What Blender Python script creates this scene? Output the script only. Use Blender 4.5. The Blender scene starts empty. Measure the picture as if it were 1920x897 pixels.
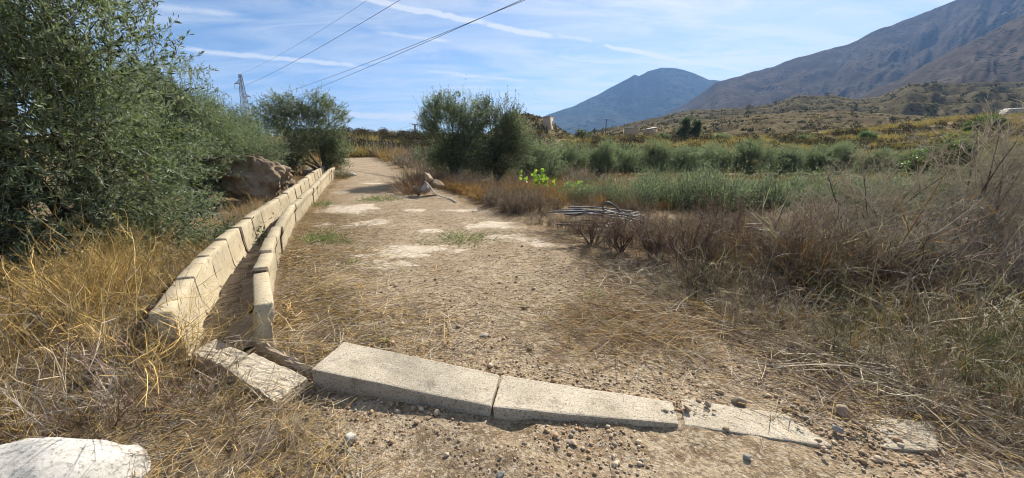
import bpy, bmesh, math
import numpy as np
from mathutils import Vector

SC = bpy.context.scene
COL = SC.collection
R = math.radians
rng = np.random.default_rng(7)

# ------------------------------------------------------------------ camera
FPX, PITCH, CAMH = 700.0, R(12.0), 1.6          # focal length in pixels of a 1920 wide frame
cam_d = bpy.data.cameras.new('camera'); cam = bpy.data.objects.new('camera', cam_d); COL.objects.link(cam)
cam_d.sensor_width = 36; cam_d.lens = 36 * FPX / 1920
cam_d.clip_start = 0.05; cam_d.clip_end = 40000
cam.location = (0, 0, CAMH); cam.rotation_euler = (R(90) - PITCH, 0, 0)
SC.camera = cam

# ------------------------------------------------------------------ light, sky, exposure
SUN_AZ, SUN_EL = R(31), R(40)                   # azimuth to the right of the view direction
SUNV = Vector((math.sin(SUN_AZ) * math.cos(SUN_EL), math.cos(SUN_AZ) * math.cos(SUN_EL), math.sin(SUN_EL)))
sun_d = bpy.data.lights.new('sun', 'SUN'); sun = bpy.data.objects.new('sun', sun_d); COL.objects.link(sun)
sun_d.energy = 5.0; sun_d.angle = R(0.6); sun_d.color = (1.0, 0.94, 0.85)
sun.rotation_euler = (-SUNV).to_track_quat('-Z', 'Y').to_euler()
SC.view_settings.view_transform = 'Standard'; SC.view_settings.look = 'None'
SC.view_settings.gamma = 1; SC.view_settings.use_curve_mapping = False
SC.view_settings.exposure = 0.90
SC.cycles.max_bounces = 8; SC.cycles.transparent_max_bounces = 8
SC.cycles.volume_bounces = 1
SC.cycles.use_denoising = True; SC.cycles.filter_width = 1.05


def pix_dir(px, py):
    u = (px - 960) / FPX; v = (448.5 - py) / FPX
    return np.array([u, math.cos(PITCH) + v * math.sin(PITCH), -math.sin(PITCH) + v * math.cos(PITCH)])


class NT:
    """small helper to write node trees as expressions"""
    def __init__(s, tree): s.t = tree; s.l = tree.links
    def n(s, typ, **kw):
        nd = s.t.nodes.new(typ)
        for k, v in kw.items():
            setattr(nd, k, v)
        return nd
    def set(s, sock, v):
        if isinstance(v, bpy.types.NodeSocket): s.l.new(v, sock)
        elif isinstance(v, (int, float)):
            try: sock.default_value = v
            except TypeError: sock.default_value = (v, v, v, 1)[:len(sock.default_value)]
        else:
            v = tuple(v); sock.default_value = v if len(v) == len(sock.default_value) else v + (1,)
    def math(s, op, a, b=0.0, c=0.0, clamp=False):
        nd = s.n('ShaderNodeMath', operation=op, use_clamp=clamp)
        for i, v in enumerate((a, b, c)): s.set(nd.inputs[i], v)
        return nd.outputs[0]
    def vmath(s, op, a, b=(0, 0, 0)):
        nd = s.n('ShaderNodeVectorMath', operation=op); s.set(nd.inputs[0], a); s.set(nd.inputs[1], b)
        return nd.outputs['Value'] if op in ('DOT_PRODUCT', 'LENGTH') else nd.outputs[0]
    def mix(s, fac, a, b, mode='MIX'):
        nd = s.n('ShaderNodeMix', data_type='RGBA', blend_type=mode)
        s.set(nd.inputs[0], fac); s.set(nd.inputs[6], a); s.set(nd.inputs[7], b)
        return nd.outputs[2]
    def noise(s, vec, scale, detail=4, rough=0.55, out=0, dist=0.0):
        nd = s.n('ShaderNodeTexNoise'); s.set(nd.inputs['Vector'], vec)
        nd.inputs['Scale'].default_value = scale; nd.inputs['Detail'].default_value = detail
        nd.inputs['Roughness'].default_value = rough; nd.inputs['Distortion'].default_value = dist
        return nd.outputs[out]
    def voro(s, vec, scale, out='Distance', feature='F1'):
        nd = s.n('ShaderNodeTexVoronoi', feature=feature); s.set(nd.inputs['Vector'], vec); nd.inputs['Scale'].default_value = scale
        return nd.outputs[out]
    def ramp(s, f, lo, hi, a=0.0, b=1.0):
        nd = s.n('ShaderNodeMapRange', interpolation_type='SMOOTHSTEP')
        for k, v in (('Value', f), ('From Min', lo), ('From Max', hi), ('To Min', a), ('To Max', b)): s.set(nd.inputs[k], v)
        return nd.outputs[0]
    def scale(s, vec, xyz):
        nd = s.n('ShaderNodeMapping'); s.set(nd.inputs[0], vec); nd.inputs['Scale'].default_value = xyz
        return nd.outputs[0]
    def bump(s, h, strength=0.5, dist=0.02, nrm=None):
        nd = s.n('ShaderNodeBump'); s.set(nd.inputs['Height'], h)
        nd.inputs['Strength'].default_value = strength; nd.inputs['Distance'].default_value = dist
        if nrm is not None: s.set(nd.inputs['Normal'], nrm)
        return nd.outputs[0]


world = bpy.data.worlds.new('World'); SC.world = world; world.use_nodes = True
def build_world():
    t = world.node_tree; t.nodes.clear(); N = NT(t)
    out = N.n('ShaderNodeOutputWorld'); bg = N.n('ShaderNodeBackground')
    sky = N.n('ShaderNodeTexSky', sky_type='NISHITA'); sky.sun_disc = False
    sky.sun_elevation = SUN_EL; sky.sun_rotation = SUN_AZ
    sky.air_density = 1.0; sky.dust_density = 0.6; sky.ozone_density = 2.0; sky.altitude = 300
    d = N.vmath('NORMALIZE', N.n('ShaderNodeTexCoord').outputs['Generated'])
    sep = N.n('ShaderNodeSeparateXYZ'); N.set(sep.inputs[0], d)
    zc = N.math('MAXIMUM', sep.outputs[2], 0.03)
    # cirrus lies on a high flat layer: project the direction onto it
    cmb = N.n('ShaderNodeCombineXYZ')
    zz = N.math('ADD', zc, 0.12)
    N.set(cmb.inputs[0], N.math('DIVIDE', sep.outputs[0], zz)); N.set(cmb.inputs[1], N.math('DIVIDE', sep.outputs[1], zz))
    pl = cmb.outputs[0]
    rot = N.n('ShaderNodeMapping'); N.set(rot.inputs[0], pl); rot.inputs['Rotation'].default_value = (0, 0, R(-28)); rot.inputs['Scale'].default_value = (0.55, 1.5, 1)
    big = N.noise(rot.outputs[0], 0.55, 3, 0.5, dist=0.4)
    fine = N.noise(rot.outputs[0], 2.2, 8, 0.62, dist=1.2)
    wisp = N.math('MULTIPLY', N.ramp(big, 0.20, 0.56, .12, 1.0), N.ramp(fine, 0.26, 0.68))
    sund = N.vmath('DOT_PRODUCT', d, tuple(SUNV))
    glow = N.math('POWER', N.math('MAXIMUM', sund, 0.0), 6.0)
    veil = N.math('MULTIPLY', glow, N.ramp(fine, 0.25, 0.75, 0.42, 1.05))
    cloud = N.math('ADD', N.math('MULTIPLY', wisp, 0.66), veil)
    # contrails: arcs of great circles
    wob = N.noise(d, 30, 3, 0.6)
    wobl = N.noise(d, 7, 2, 0.5)
    brk = N.ramp(N.noise(d, 22, 4, 0.6), 0.25, 0.6, 0.35, 1.0)
    for (a, b, w, s, soft) in (((285, 86), (690, 126), 4.5, 0.75, .3), ((660, -6), (1045, 70), 6.0, 0.75, .15), ((1040, 66), (1115, 81), 5.0, 0.25, .3),
                               ((1128, 84), (1262, 112), 3.6, 1.0, .25), ((1215, 104), (1412, 136), 3.0, 1.2, .2),
                               ((640, 214), (800, 223), 7.0, 0.7, .35), ((700, 60), (850, 78), 4.0, 0.3, .3),
                               ((790, 132), (1000, 154), 4.0, 0.32, .3), ((270, 10), (460, 30), 6.0, 0.25, .4)):
        A = Vector(pix_dir(*a)).normalized(); B = Vector(pix_dir(*b)).normalized()
        nrm = A.cross(B).normalized(); M = (A + B).normalized(); tan = nrm.cross(M)
        half = math.acos(max(-1, min(1, A.dot(M))))
        off = N.math('ABSOLUTE', N.math('ADD', N.vmath('DOT_PRODUCT', d, tuple(nrm)),
              N.math('ADD', N.math('MULTIPLY', N.math('SUBTRACT', wob, .5), w / 700 * 1.3), N.math('MULTIPLY', N.math('SUBTRACT', wobl, .5), w / 700 * 2.0))))
        band = N.ramp(off, 0.0, w / 700.0, 1.0, 0.0)
        al = N.math('ABSOLUTE', N.vmath('DOT_PRODUCT', d, tuple(tan)))
        ends = N.ramp(al, math.sin(half) * (1 - soft), math.sin(half), 1.0, 0.0)
        front = N.ramp(N.vmath('DOT_PRODUCT', d, tuple(M)), 0.0, 0.1)
        m = N.math('MULTIPLY', N.math('MULTIPLY', band, ends), N.math('MULTIPLY', front, N.math('MULTIPLY', brk, s * 1.7)))
        cloud = N.math('ADD', cloud, m)
    cloud = N.math('MULTIPLY', N.math('MINIMUM', cloud, 1.0), N.ramp(sep.outputs[2], -0.02, 0.10))
    white = N.mix(glow, (7.4, 7.8, 8.2), (9.6, 9.5, 9.2))
    col = N.mix(cloud, N.mix(1.0, sky.outputs[0], (0.80, 0.96, 1.12), 'MULTIPLY'), white)
    N.set(bg.inputs[0], col); bg.inputs[1].default_value = 0.053
    t.links.new(bg.outputs[0], out.inputs[0])
build_world()

# ------------------------------------------------------------------ helpers
def link(o, parent=None):
    COL.objects.link(o)
    if parent is not None: o.parent = parent
    return o
def tag(o, label=None, cat=None, group=None, kind=None):
    if label: o['label'] = label
    if cat: o['category'] = cat
    if group: o['group'] = group
    if kind: o['kind'] = kind
    return o
def empty(name, loc=(0, 0, 0), rz=0.0, sc=1.0):
    o = bpy.data.objects.new(name, None); link(o); o.location = loc; o.rotation_euler = (0, 0, rz); o.scale = (sc, sc, sc)
    o.empty_display_size = 0.1
    return o
def kids(o): return [c for c in bpy.data.objects if c.parent == o]
def copy_thing(o, loc, rz, sc):
    c = o.copy(); COL.objects.link(c); c.location = loc; c.rotation_euler = (0, 0, rz)
    c.scale = sc if hasattr(sc, '__len__') else (sc, sc, sc)
    for ch in kids(o):
        k = ch.copy(); COL.objects.link(k); k.parent = c
    return c

class Soup:
    """collects quads, triangles and a colour per vertex; builds ONE mesh"""
    def __init__(s): s.V = []; s.Q = []; s.T = []; s.C = []; s.n = 0
    def add(s, V, Q=None, T=None, C=None):
        V = np.asarray(V, np.float32).reshape(-1, 3)
        if Q is not None and len(Q): s.Q.append(np.asarray(Q, np.int32).reshape(-1, 4) + s.n)
        if T is not None and len(T): s.T.append(np.asarray(T, np.int32).reshape(-1, 3) + s.n)
        if C is None: C = np.full((len(V), 3), 0.5, np.float32)
        C = np.asarray(C, np.float32)
        if C.ndim == 1: C = np.tile(C, (len(V), 1))
        s.V.append(V); s.C.append(C); s.n += len(V)
    def arrays(s):
        return (np.concatenate(s.V), np.concatenate(s.Q) if s.Q else np.zeros((0, 4), np.int32),
                np.concatenate(s.T) if s.T else np.zeros((0, 3), np.int32), np.concatenate(s.C))
    def mesh(s, name, mat=None, smooth=False):
        V, Q, T, C = s.arrays()
        me = bpy.data.meshes.new(name)
        me.vertices.add(len(V)); me.vertices.foreach_set('co', V.ravel())
        nl = len(Q) * 4 + len(T) * 3
        me.loops.add(nl); me.loops.foreach_set('vertex_index', np.concatenate([Q.ravel(), T.ravel()]).astype(np.int32))
        me.polygons.add(len(Q) + len(T))
        st = np.concatenate([np.arange(len(Q)) * 4, len(Q) * 4 + np.arange(len(T)) * 3]).astype(np.int32)
        me.polygons.foreach_set('loop_start', st)
        if smooth: me.polygons.foreach_set('use_smooth', np.ones(len(st), bool))
        me.update(calc_edges=True)
        ca = me.color_attributes.new('Col', 'FLOAT_COLOR', 'POINT')
        ca.data.foreach_set('color', np.concatenate([C, np.ones((len(C), 1), np.float32)], 1).astype(np.float32).ravel())
        if mat: me.materials.append(mat)
        return me
    def obj(s, name, mat, parent=None, smooth=False):
        return link(bpy.data.objects.new(name, s.mesh(name, mat, smooth)), parent)

def nrmz(v): return v / np.maximum(np.linalg.norm(v, axis=-1, keepdims=True), 1e-9)
def rvec(n, r): return nrmz(r.normal(size=(n, 3)))
def var(col, n, r, amt=0.25, hue=0.06):
    c = np.asarray(col, float)[None] * (1 + amt * r.uniform(-1, 1, (n, 1))) * (1 + hue * r.uniform(-1, 1, (n, 3)))
    return np.clip(c, 0.004, 0.95)

def tubes(S, P, D, L, rad, bend, nseg, sides, C, taper=0.75):
    """many curved stems at once. P base, D unit direction, L length, bend = vector added as t^2 * L; returns a sampler"""
    P = np.asarray(P, float); n = len(P)
    L = np.broadcast_to(np.asarray(L, float), (n,)); rad = np.broadcast_to(np.asarray(rad, float), (n,))
    t = np.linspace(0, 1, nseg + 1)
    pts = P[:, None] + D[:, None] * (L[:, None] * t)[..., None] + bend[:, None] * (L[:, None] * t ** 2)[..., None]
    tan = nrmz(D[:, None] + 2 * bend[:, None] * t[None, :, None])
    ref = np.where(np.abs(D[:, 2:3]) > 0.8, np.array([[1., 0, 0]]), np.array([[0, 0, 1.]]))
    if sides == 2: ref = nrmz(ref + 0.9 * np.stack([np.sin(np.arange(n) * 12.9), np.cos(np.arange(n) * 7.3), np.sin(np.arange(n) * 3.1)], 1))
    a = nrmz(np.cross(tan, ref[:, None])); b = np.cross(tan, a)
    rr = rad[:, None] * (1 - taper * t)
    if sides == 2: ring = np.stack([a, -a], 2)
    else:
        ang = np.arange(sides) * 2 * np.pi / sides
        ring = a[:, :, None] * np.cos(ang)[None, None, :, None] + b[:, :, None] * np.sin(ang)[None, None, :, None]
    V = pts[:, :, None] + ring * rr[:, :, None, None]
    idx = np.arange(n * (nseg + 1) * sides).reshape(n, nseg + 1, sides)
    q = []
    for k in range(1 if sides == 2 else sides):
        k2 = (k + 1) % sides
        q.append(np.stack([idx[:, :-1, k], idx[:, :-1, k2], idx[:, 1:, k2], idx[:, 1:, k]], -1).reshape(-1, 4))
    Cv = np.repeat(np.asarray(C), (nseg + 1) * sides, axis=0)
    S.add(V.reshape(-1, 3), np.concatenate(q), None, Cv)
    def sample(i, tt):
        tt = tt[:, None]; Li = L[i][:, None]
        return P[i] + D[i] * Li * tt + bend[i] * Li * tt ** 2, nrmz(D[i] + 2 * bend[i] * tt)
    return sample

def leaves(S, P, D, L, W, C, r, fold=0.25):
    n = len(P); side = nrmz(np.cross(D, rvec(n, r))); up = np.cross(side, D)
    L = np.broadcast_to(L, (n,))[:, None]; W = np.broadcast_to(W, (n,))[:, None]
    mid = P + D * L * 0.5 - up * L * 0.04
    V = np.stack([P, mid + side * W * .5 + up * W * fold, P + D * L - up * L * 0.12, mid - side * W * .5 + up * W * fold], 1)
    idx = np.arange(n * 4).reshape(n, 4)
    S.add(V.reshape(-1, 3), idx, None, np.repeat(C, 4, axis=0))

def _hash(ix, iy, seed):
    h = (ix.astype(np.int64) * 374761393 + iy.astype(np.int64) * 668265263 + seed * 974634777) & 0xFFFFFFFF
    h = ((h ^ (h >> 13)) * 1274126177) & 0xFFFFFFFF
    return ((h ^ (h >> 16)) & 0xFFFFFF) / float(0xFFFFFF)
def vnoise(x, y, seed=0):
    x = np.asarray(x, float); y = np.asarray(y, float)
    ix = np.floor(x); iy = np.floor(y); fx = x - ix; fy = y - iy
    fx = fx * fx * (3 - 2 * fx); fy = fy * fy * (3 - 2 * fy)
    a = _hash(ix, iy, seed); b = _hash(ix + 1, iy, seed); c = _hash(ix, iy + 1, seed); d = _hash(ix + 1, iy + 1, seed)
    return (a * (1 - fx) + b * fx) * (1 - fy) + (c * (1 - fx) + d * fx) * fy
def fbm(x, y, oct=4, seed=0, gain=0.5):
    s = 0; a = 1; tot = 0
    for k in range(oct):
        s = s + a * vnoise(x * 2 ** k + 17.3 * k, y * 2 ** k - 9.1 * k, seed + k); tot += a; a *= gain
    return s / tot - 0.5
def sstep(a, b, x):
    t = np.clip((x - a) / (b - a), 0, 1); return t * t * (3 - 2 * t)

# ------------------------------------------------------------------ terrain functions
def RL(Y): return np.interp(Y, [-5, 1.5, 2.2, 3.05, 4.86, 6.5, 8, 9.2, 11.9, 15.2, 18.5, 27, 36, 46, 60], [-0.9, -1.0, -1.6, -2.19, -3.25, -4.1, -4.84, -5.35, -6.3, -7.55, -8.8, -12., -16.2, -23, -36])
def ER(Y): return np.interp(Y, [-5, 1.0, 1.7, 2.5, 3.56, 5, 7, 9.3, 12, 18, 23, 32, 39, 46, 60], [5, 3.4, 2.7, 2.25, 1.85, 1.5, .92, -.1, -1.5, -4.6, -6.9, -10.8, -14.4, -20.5, -33])
def h_road(Y): return np.interp(Y, [-50, 5, 7, 9.2, 12, 15.2, 18.5, 22, 30, 42, 65, 90, 115, 400, 9000], [0, 0, .02, .1, .3, .5, .62, .82, 1.2, 2.15, 4.4, 7.2, 8.0, 9, 30])
def h_base(X, Y):
    zr = h_road(Y)
    left = sstep(0.9, 2.2, RL(np.minimum(Y, 20)) - X) * (1 - sstep(9, 16, Y))
    zr = zr - 0.14 * left
    k = (Y - 41 + 6 * fbm(X / 40, Y / 40, 2, 91)) / 13.0
    k = np.clip(k, 0, 4.2)
    kf = np.floor(k); fr = k - kf
    st = kf + 0.28 * fr + 0.72 * sstep(0.62, 1.0, fr)
    top = 6.3 + 6.2 * sstep(55, 135, X)
    zf = np.interp(Y, [-50, 10, 20, 38], [0, 0.02, .15, .25]) + st / 4.2 * top + np.interp(Y, [100, 400, 9000], [0, 2, 30])
    w = sstep(0.6, 5.5 + 0.28 * np.maximum(Y - 8, 0), X - ER(Y))
    return zr * (1 - w) + zf * w
def h(X, Y):
    X = np.asarray(X, float); Y = np.asarray(Y, float)
    z = h_base(X, Y)
    dist = np.hypot(X, Y)
    on = sstep(-0.1, 0.35, X - RL(Y)) * sstep(0.1, -0.5, X - ER(Y))
    z = z + 0.05 * fbm(X / 1.1, Y / 1.1, 3, 3) * (1.6 - on) + (0.028 + .03 * (Y < 2.05)) * fbm(X / 0.16, Y / 0.16, 3, 5) * (dist < 14)
    z = z + 0.35 * fbm(X / 7, Y / 7, 3, 8) * sstep(12, 40, dist) * (1 - on) + 1.1 * fbm(X / 22, Y / 22, 3, 11) * sstep(45, 80, dist)
    return z
def h1(x, y): return float(h(np.array([x]), np.array([y]))[0])
def gnd(px, py, dz=0.0):
    """where the ray through a photo pixel meets the ground"""
    d = pix_dir(px, py); y = np.concatenate([np.arange(0.8, 12, .02), np.arange(12, 200, .1)])
    t = y / d[1]; x = d[0] * t; z = CAMH + d[2] * t
    g = h_base(x, y) + dz; i = int(np.argmax(z <= g)) if np.any(z <= g) else len(y) - 1
    return np.array([x[i], y[i], float(h1(x[i], y[i])) + dz])
def at(px, Y, z=None):
    """ground point seen in pixel column px at forward distance Y"""
    x = (px - 960) / FPX * Y
    for _ in range(4):
        g = h1(x, Y) if z is None else z
        x = (px - 960) / FPX * (Y * math.cos(PITCH) + (CAMH - g) * math.sin(PITCH))
    return np.array([x, Y, h1(x, Y) if z is None else z])
def un(px, py, z):
    d = pix_dir(px, py); t = (z - CAMH) / d[2]
    return np.array([d[0] * t, d[1] * t, z])
def ray(px, py, Y):
    d = pix_dir(px, py); t = Y / d[1]
    return np.array([d[0] * t, Y, CAMH + d[2] * t])
def colpx(X, Y, Z):
    return 960 + FPX * X / (Y * math.cos(PITCH) + (CAMH - Z) * math.sin(PITCH))

# ------------------------------------------------------------------ materials
def new_mat(name):
    m = bpy.data.materials.new(name); m.use_nodes = True; t = m.node_tree; t.nodes.clear()
    N = NT(t); out = N.n('ShaderNodeOutputMaterial'); p = N.n('ShaderNodeBsdfPrincipled'); t.links.new(p.outputs[0], out.inputs[0])
    return m, N, p, out
def m_attr(name, rough=0.8, spec=0.2, transl=0.0, back=None, gain=1.0):
    m, N, p, out = new_mat(name)
    a = N.n('ShaderNodeAttribute', attribute_name='Col').outputs[0]
    tc = N.n('ShaderNodeTexCoord').outputs['Object']
    c = N.mix(1.0, a, N.mix(N.noise(tc, 9, 3), (0.7 * gain,) * 3, (1.3 * gain,) * 3), 'MULTIPLY')
    if back is not None:
        c = N.mix(N.math('MULTIPLY', N.n('ShaderNodeNewGeometry').outputs['Backfacing'], 0.75), c, back)
    N.set(p.inputs['Base Color'], c); p.inputs['Roughness'].default_value = rough; p.inputs['Specular IOR Level'].default_value = spec
    if transl:
        tr = N.n('ShaderNodeBsdfTranslucent'); N.set(tr.inputs[0], N.mix(1.0, c, (1.1, 1.25, 0.75), 'MULTIPLY'))
        mx = N.n('ShaderNodeMixShader'); mx.inputs[0].default_value = transl
        N.l.new(p.outputs[0], mx.inputs[1]); N.l.new(tr.outputs[0], mx.inputs[2]); N.l.new(mx.outputs[0], out.inputs[0])
    return m
M_LEAF = m_attr('olive_leaf', 0.58, 0.35, 0.36, (0.27, 0.30, 0.225), 1.5)
M_GREEN = m_attr('green_leaf', 0.5, 0.4, 0.4)
M_DRY = m_attr('dry_stem', 0.75, 0.25, 0.12)
M_TWIG = m_attr('dark_twig', 0.8, 0.2, 0.16)
M_BARK = m_attr('bark', 0.9, 0.15)
M_NEEDLE = m_attr('scrub_leaf', 0.8, 0.15, 0.15)

def m_soil():
    m, N, p, out = new_mat('soil')
    tc = N.n('ShaderNodeTexCoord').outputs['Object']
    at_ = N.n('ShaderNodeAttribute', attribute_name='Col'); sp = N.n('ShaderNodeSeparateColor'); N.set(sp.inputs[0], at_.outputs[0])
    pale, scrub, far = sp.outputs[0], sp.outputs[1], sp.outputs[2]
    n1 = N.noise(tc, 1.3, 6, 0.6); n2 = N.noise(tc, 7, 6, 0.65); n3 = N.noise(tc, 45, 4, 0.7)
    c = N.mix(N.ramp(n1, .36, .64), (0.295, 0.22, 0.135), (0.44, 0.35, 0.232))
    c = N.mix(N.ramp(n2, .42, .68), c, (0.185, 0.125, 0.068))
    c = N.mix(N.math('MULTIPLY', N.ramp(n3, .50, .64), 0.55), c, (0.52, 0.405, 0.265))
    c = N.mix(N.math('MULTIPLY', N.ramp(N.noise(tc, 22, 5, .7), .50, .60), .7), c, (0.15, 0.10, 0.058))
    v = N.voro(tc, 60, 'Color'); vs = N.n('ShaderNodeSeparateColor'); N.set(vs.inputs[0], v)
    c = N.mix(N.math('MULTIPLY', N.ramp(vs.outputs[0], .72, .8), .5), c, (0.17, 0.12, 0.085))
    c = N.mix(N.math('MULTIPLY', N.ramp(vs.outputs[1], .8, .86), .5), c, (0.52, 0.44, 0.34))
    pc = N.mix(N.ramp(n2, .4, .62), (0.50, 0.41, 0.30), (0.60, 0.51, 0.40))
    pc = N.mix(N.math('MULTIPLY', N.ramp(N.noise(N.scale(tc, (1, 3, 1)), 9, 5, .7), .56, .64), .7), pc, (0.27, 0.19, 0.12))
    c = N.mix(N.ramp(N.math('ADD', pale, N.math('MULTIPLY', N.math('SUBTRACT', n2, .5), 2.2)), .45, .75), c, pc)
    sc = N.mix(N.ramp(n2, .4, .6), (0.12, 0.08, 0.045), (0.26, 0.18, 0.095))
    c = N.mix(N.math('MULTIPLY', scrub, .85), c, sc)
    fn = N.noise(tc, 0.22, 6, .65); fn2 = N.noise(tc, 0.9, 5, .7)
    fc = N.mix(N.ramp(fn, .38, .62), (0.24, 0.165, 0.075), (0.155, 0.115, 0.06))
    fc = N.mix(N.ramp(fn2, .55, .7), fc, (0.33, 0.24, 0.11))
    c = N.mix(far, c, fc)
    N.set(p.inputs['Base Color'], c); p.inputs['Roughness'].default_value = 0.95; p.inputs['Specular IOR Level'].default_value = 0.1
    hgt = N.math('ADD', N.math('MULTIPLY', n3, .5), N.math('ADD', N.math('MULTIPLY', N.noise(tc, 140, 3, .6), .3), N.math('MULTIPLY', N.noise(tc, 18, 4, .6), .9)))
    N.set(p.inputs['Normal'], N.bump(hgt, 1.0, 0.03))
    return m
M_SOIL = m_soil()

def m_concrete(name, a, b, speck=0.5, grain=160, stain=(0.2, .15, .1), lichen=0.0):
    m, N, p, out = new_mat(name)
    tc = N.n('ShaderNodeTexCoord').outputs['Object']
    oi = N.n('ShaderNodeObjectInfo').outputs['Random']
    of = N.vmath('ADD', tc, N.n('ShaderNodeCombineXYZ').outputs[0])
    mp = N.n('ShaderNodeCombineXYZ'); N.set(mp.inputs[0], N.math('MULTIPLY', oi, 37.0)); N.set(mp.inputs[1], N.math('MULTIPLY', oi, 91.0))
    tc = N.vmath('ADD', tc, mp.outputs[0])
    n1 = N.noise(tc, 4, 6, .65); n2 = N.noise(tc, 30, 5, .7); n3 = N.noise(tc, grain, 3, .75)
    c = N.mix(N.ramp(n1, .35, .65), a, b)
    c = N.mix(N.math('MULTIPLY', N.ramp(n2, .5, .72), .5), c, stain)
    c = N.mix(N.math('MULTIPLY', N.ramp(n3, .54, .64), speck), c, (0.10, 0.085, 0.065))
    c = N.mix(N.math('MULTIPLY', N.ramp(n3, .46, .36), speck * .6), c, (0.68, 0.62, 0.52))
    c = N.mix(1.0, c, N.mix(oi, (0.86, .85, .83), (1.06, 1.05, 1.03)), 'MULTIPLY')
    if lichen: c = N.mix(N.math('MULTIPLY', N.ramp(N.noise(tc, 9, 6, .7), .58, .66), lichen), c, (0.16, .14, .11))
    N.set(p.inputs['Base Color'], c); p.inputs['Roughness'].default_value = 0.92; p.inputs['Specular IOR Level'].default_value = 0.15
    hgt = N.math('ADD', N.math('MULTIPLY', n2, .5), N.math('MULTIPLY', n3, .6))
    N.set(p.inputs['Normal'], N.bump(hgt, 0.7, 0.008))
    return m
M_CHAN = m_concrete('channel_concrete', (0.38, 0.315, 0.205), (0.47, 0.40, 0.275), .5, 110, (0.24, .19, .125), .8)
M_SLAB = m_concrete('speckled_concrete', (0.40, 0.345, 0.255), (0.50, 0.435, 0.335), .85, 105, (0.31, .24, .16), .5)
M_JOINT = m_concrete('joint_earth', (0.075, 0.055, 0.035), (0.12, 0.085, 0.055), .3, 60)
M_MUD = m_concrete('dried_mud', (0.31, 0.24, 0.165), (0.39, 0.31, 0.22), .3, 60)
M_ROCKB = m_concrete('brown_rock', (0.20, 0.145, 0.095), (0.33, 0.245, 0.16), .3, 70, (0.16, .11, .075), .5)
M_ROCKW = m_concrete('white_rock', (0.43, 0.415, 0.38), (0.55, 0.53, 0.49), .5, 45, (0.30, .27, .22), .35)
M_ROCKG = m_concrete('grey_rock', (0.30, 0.29, 0.26), (0.42, 0.40, 0.36), .3, 60, (0.2, .18, .15))
M_ROCKO = m_concrete('ochre_rock', (0.30, 0.225, 0.15), (0.40, 0.32, 0.235), .3, 50, (0.45, .29, .15))
M_PEB = m_attr('pebble', 0.9, 0.2)
def m_plain(name, col, rough=.6, metal=0.0, nz=0.25):
    m, N, p, out = new_mat(name)
    tc = N.n('ShaderNodeTexCoord').outputs['Object']
    c = N.mix(N.noise(tc, 6, 5, .6), tuple(x * (1 - nz) for x in col), tuple(min(1, x * (1 + nz)) for x in col))
    N.set(p.inputs['Base Color'], c); p.inputs['Roughness'].default_value = rough; p.inputs['Metallic'].default_value = metal
    return m
M_STEEL = m_plain('galvanised_steel', (0.22, 0.21, 0.23), .6, .4)
M_WIRE = m_plain('wire', (0.10, 0.10, 0.11), .5, .3)
M_PIPE = m_plain('weathered_plastic_pipe', (0.085, 0.085, 0.09), .55)
M_HOSE = m_plain('white_hose', (0.50, 0.47, 0.40), .6)
M_WALLP = m_plain('sand_render', (0.40, 0.31, 0.21), .9)
M_WHITE = m_plain('white_render', (0.45, 0.44, 0.41), .9, 0, .2)
M_WOODP = m_plain('pole_wood', (0.10, 0.085, 0.075), .9)

def m_mountain(name, lo, hi, dark, sc, dots):
    m, N, p, out = new_mat(name)
    tc = N.n('ShaderNodeTexCoord').outputs['Object']
    n1 = N.noise(tc, sc, 8, .62); n2 = N.noise(tc, sc * 6, 6, .7)
    c = N.mix(N.ramp(n1, .36, .64), lo, hi)
    c = N.mix(N.math('MULTIPLY', N.ramp(n2, .52, .66), .8), c, dark)
    d = N.voro(tc, dots)
    c = N.mix(N.math('MULTIPLY', N.ramp(d, .42, .25), N.ramp(n1, .4, .55)), c, dark)
    N.set(p.inputs['Base Color'], c); p.inputs['Roughness'].default_value = 1.0; p.inputs['Specular IOR Level'].default_value = 0.0
    N.set(p.inputs['Normal'], N.bump(n2, 0.8, 0.6 / sc * .02))
    return m

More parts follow.
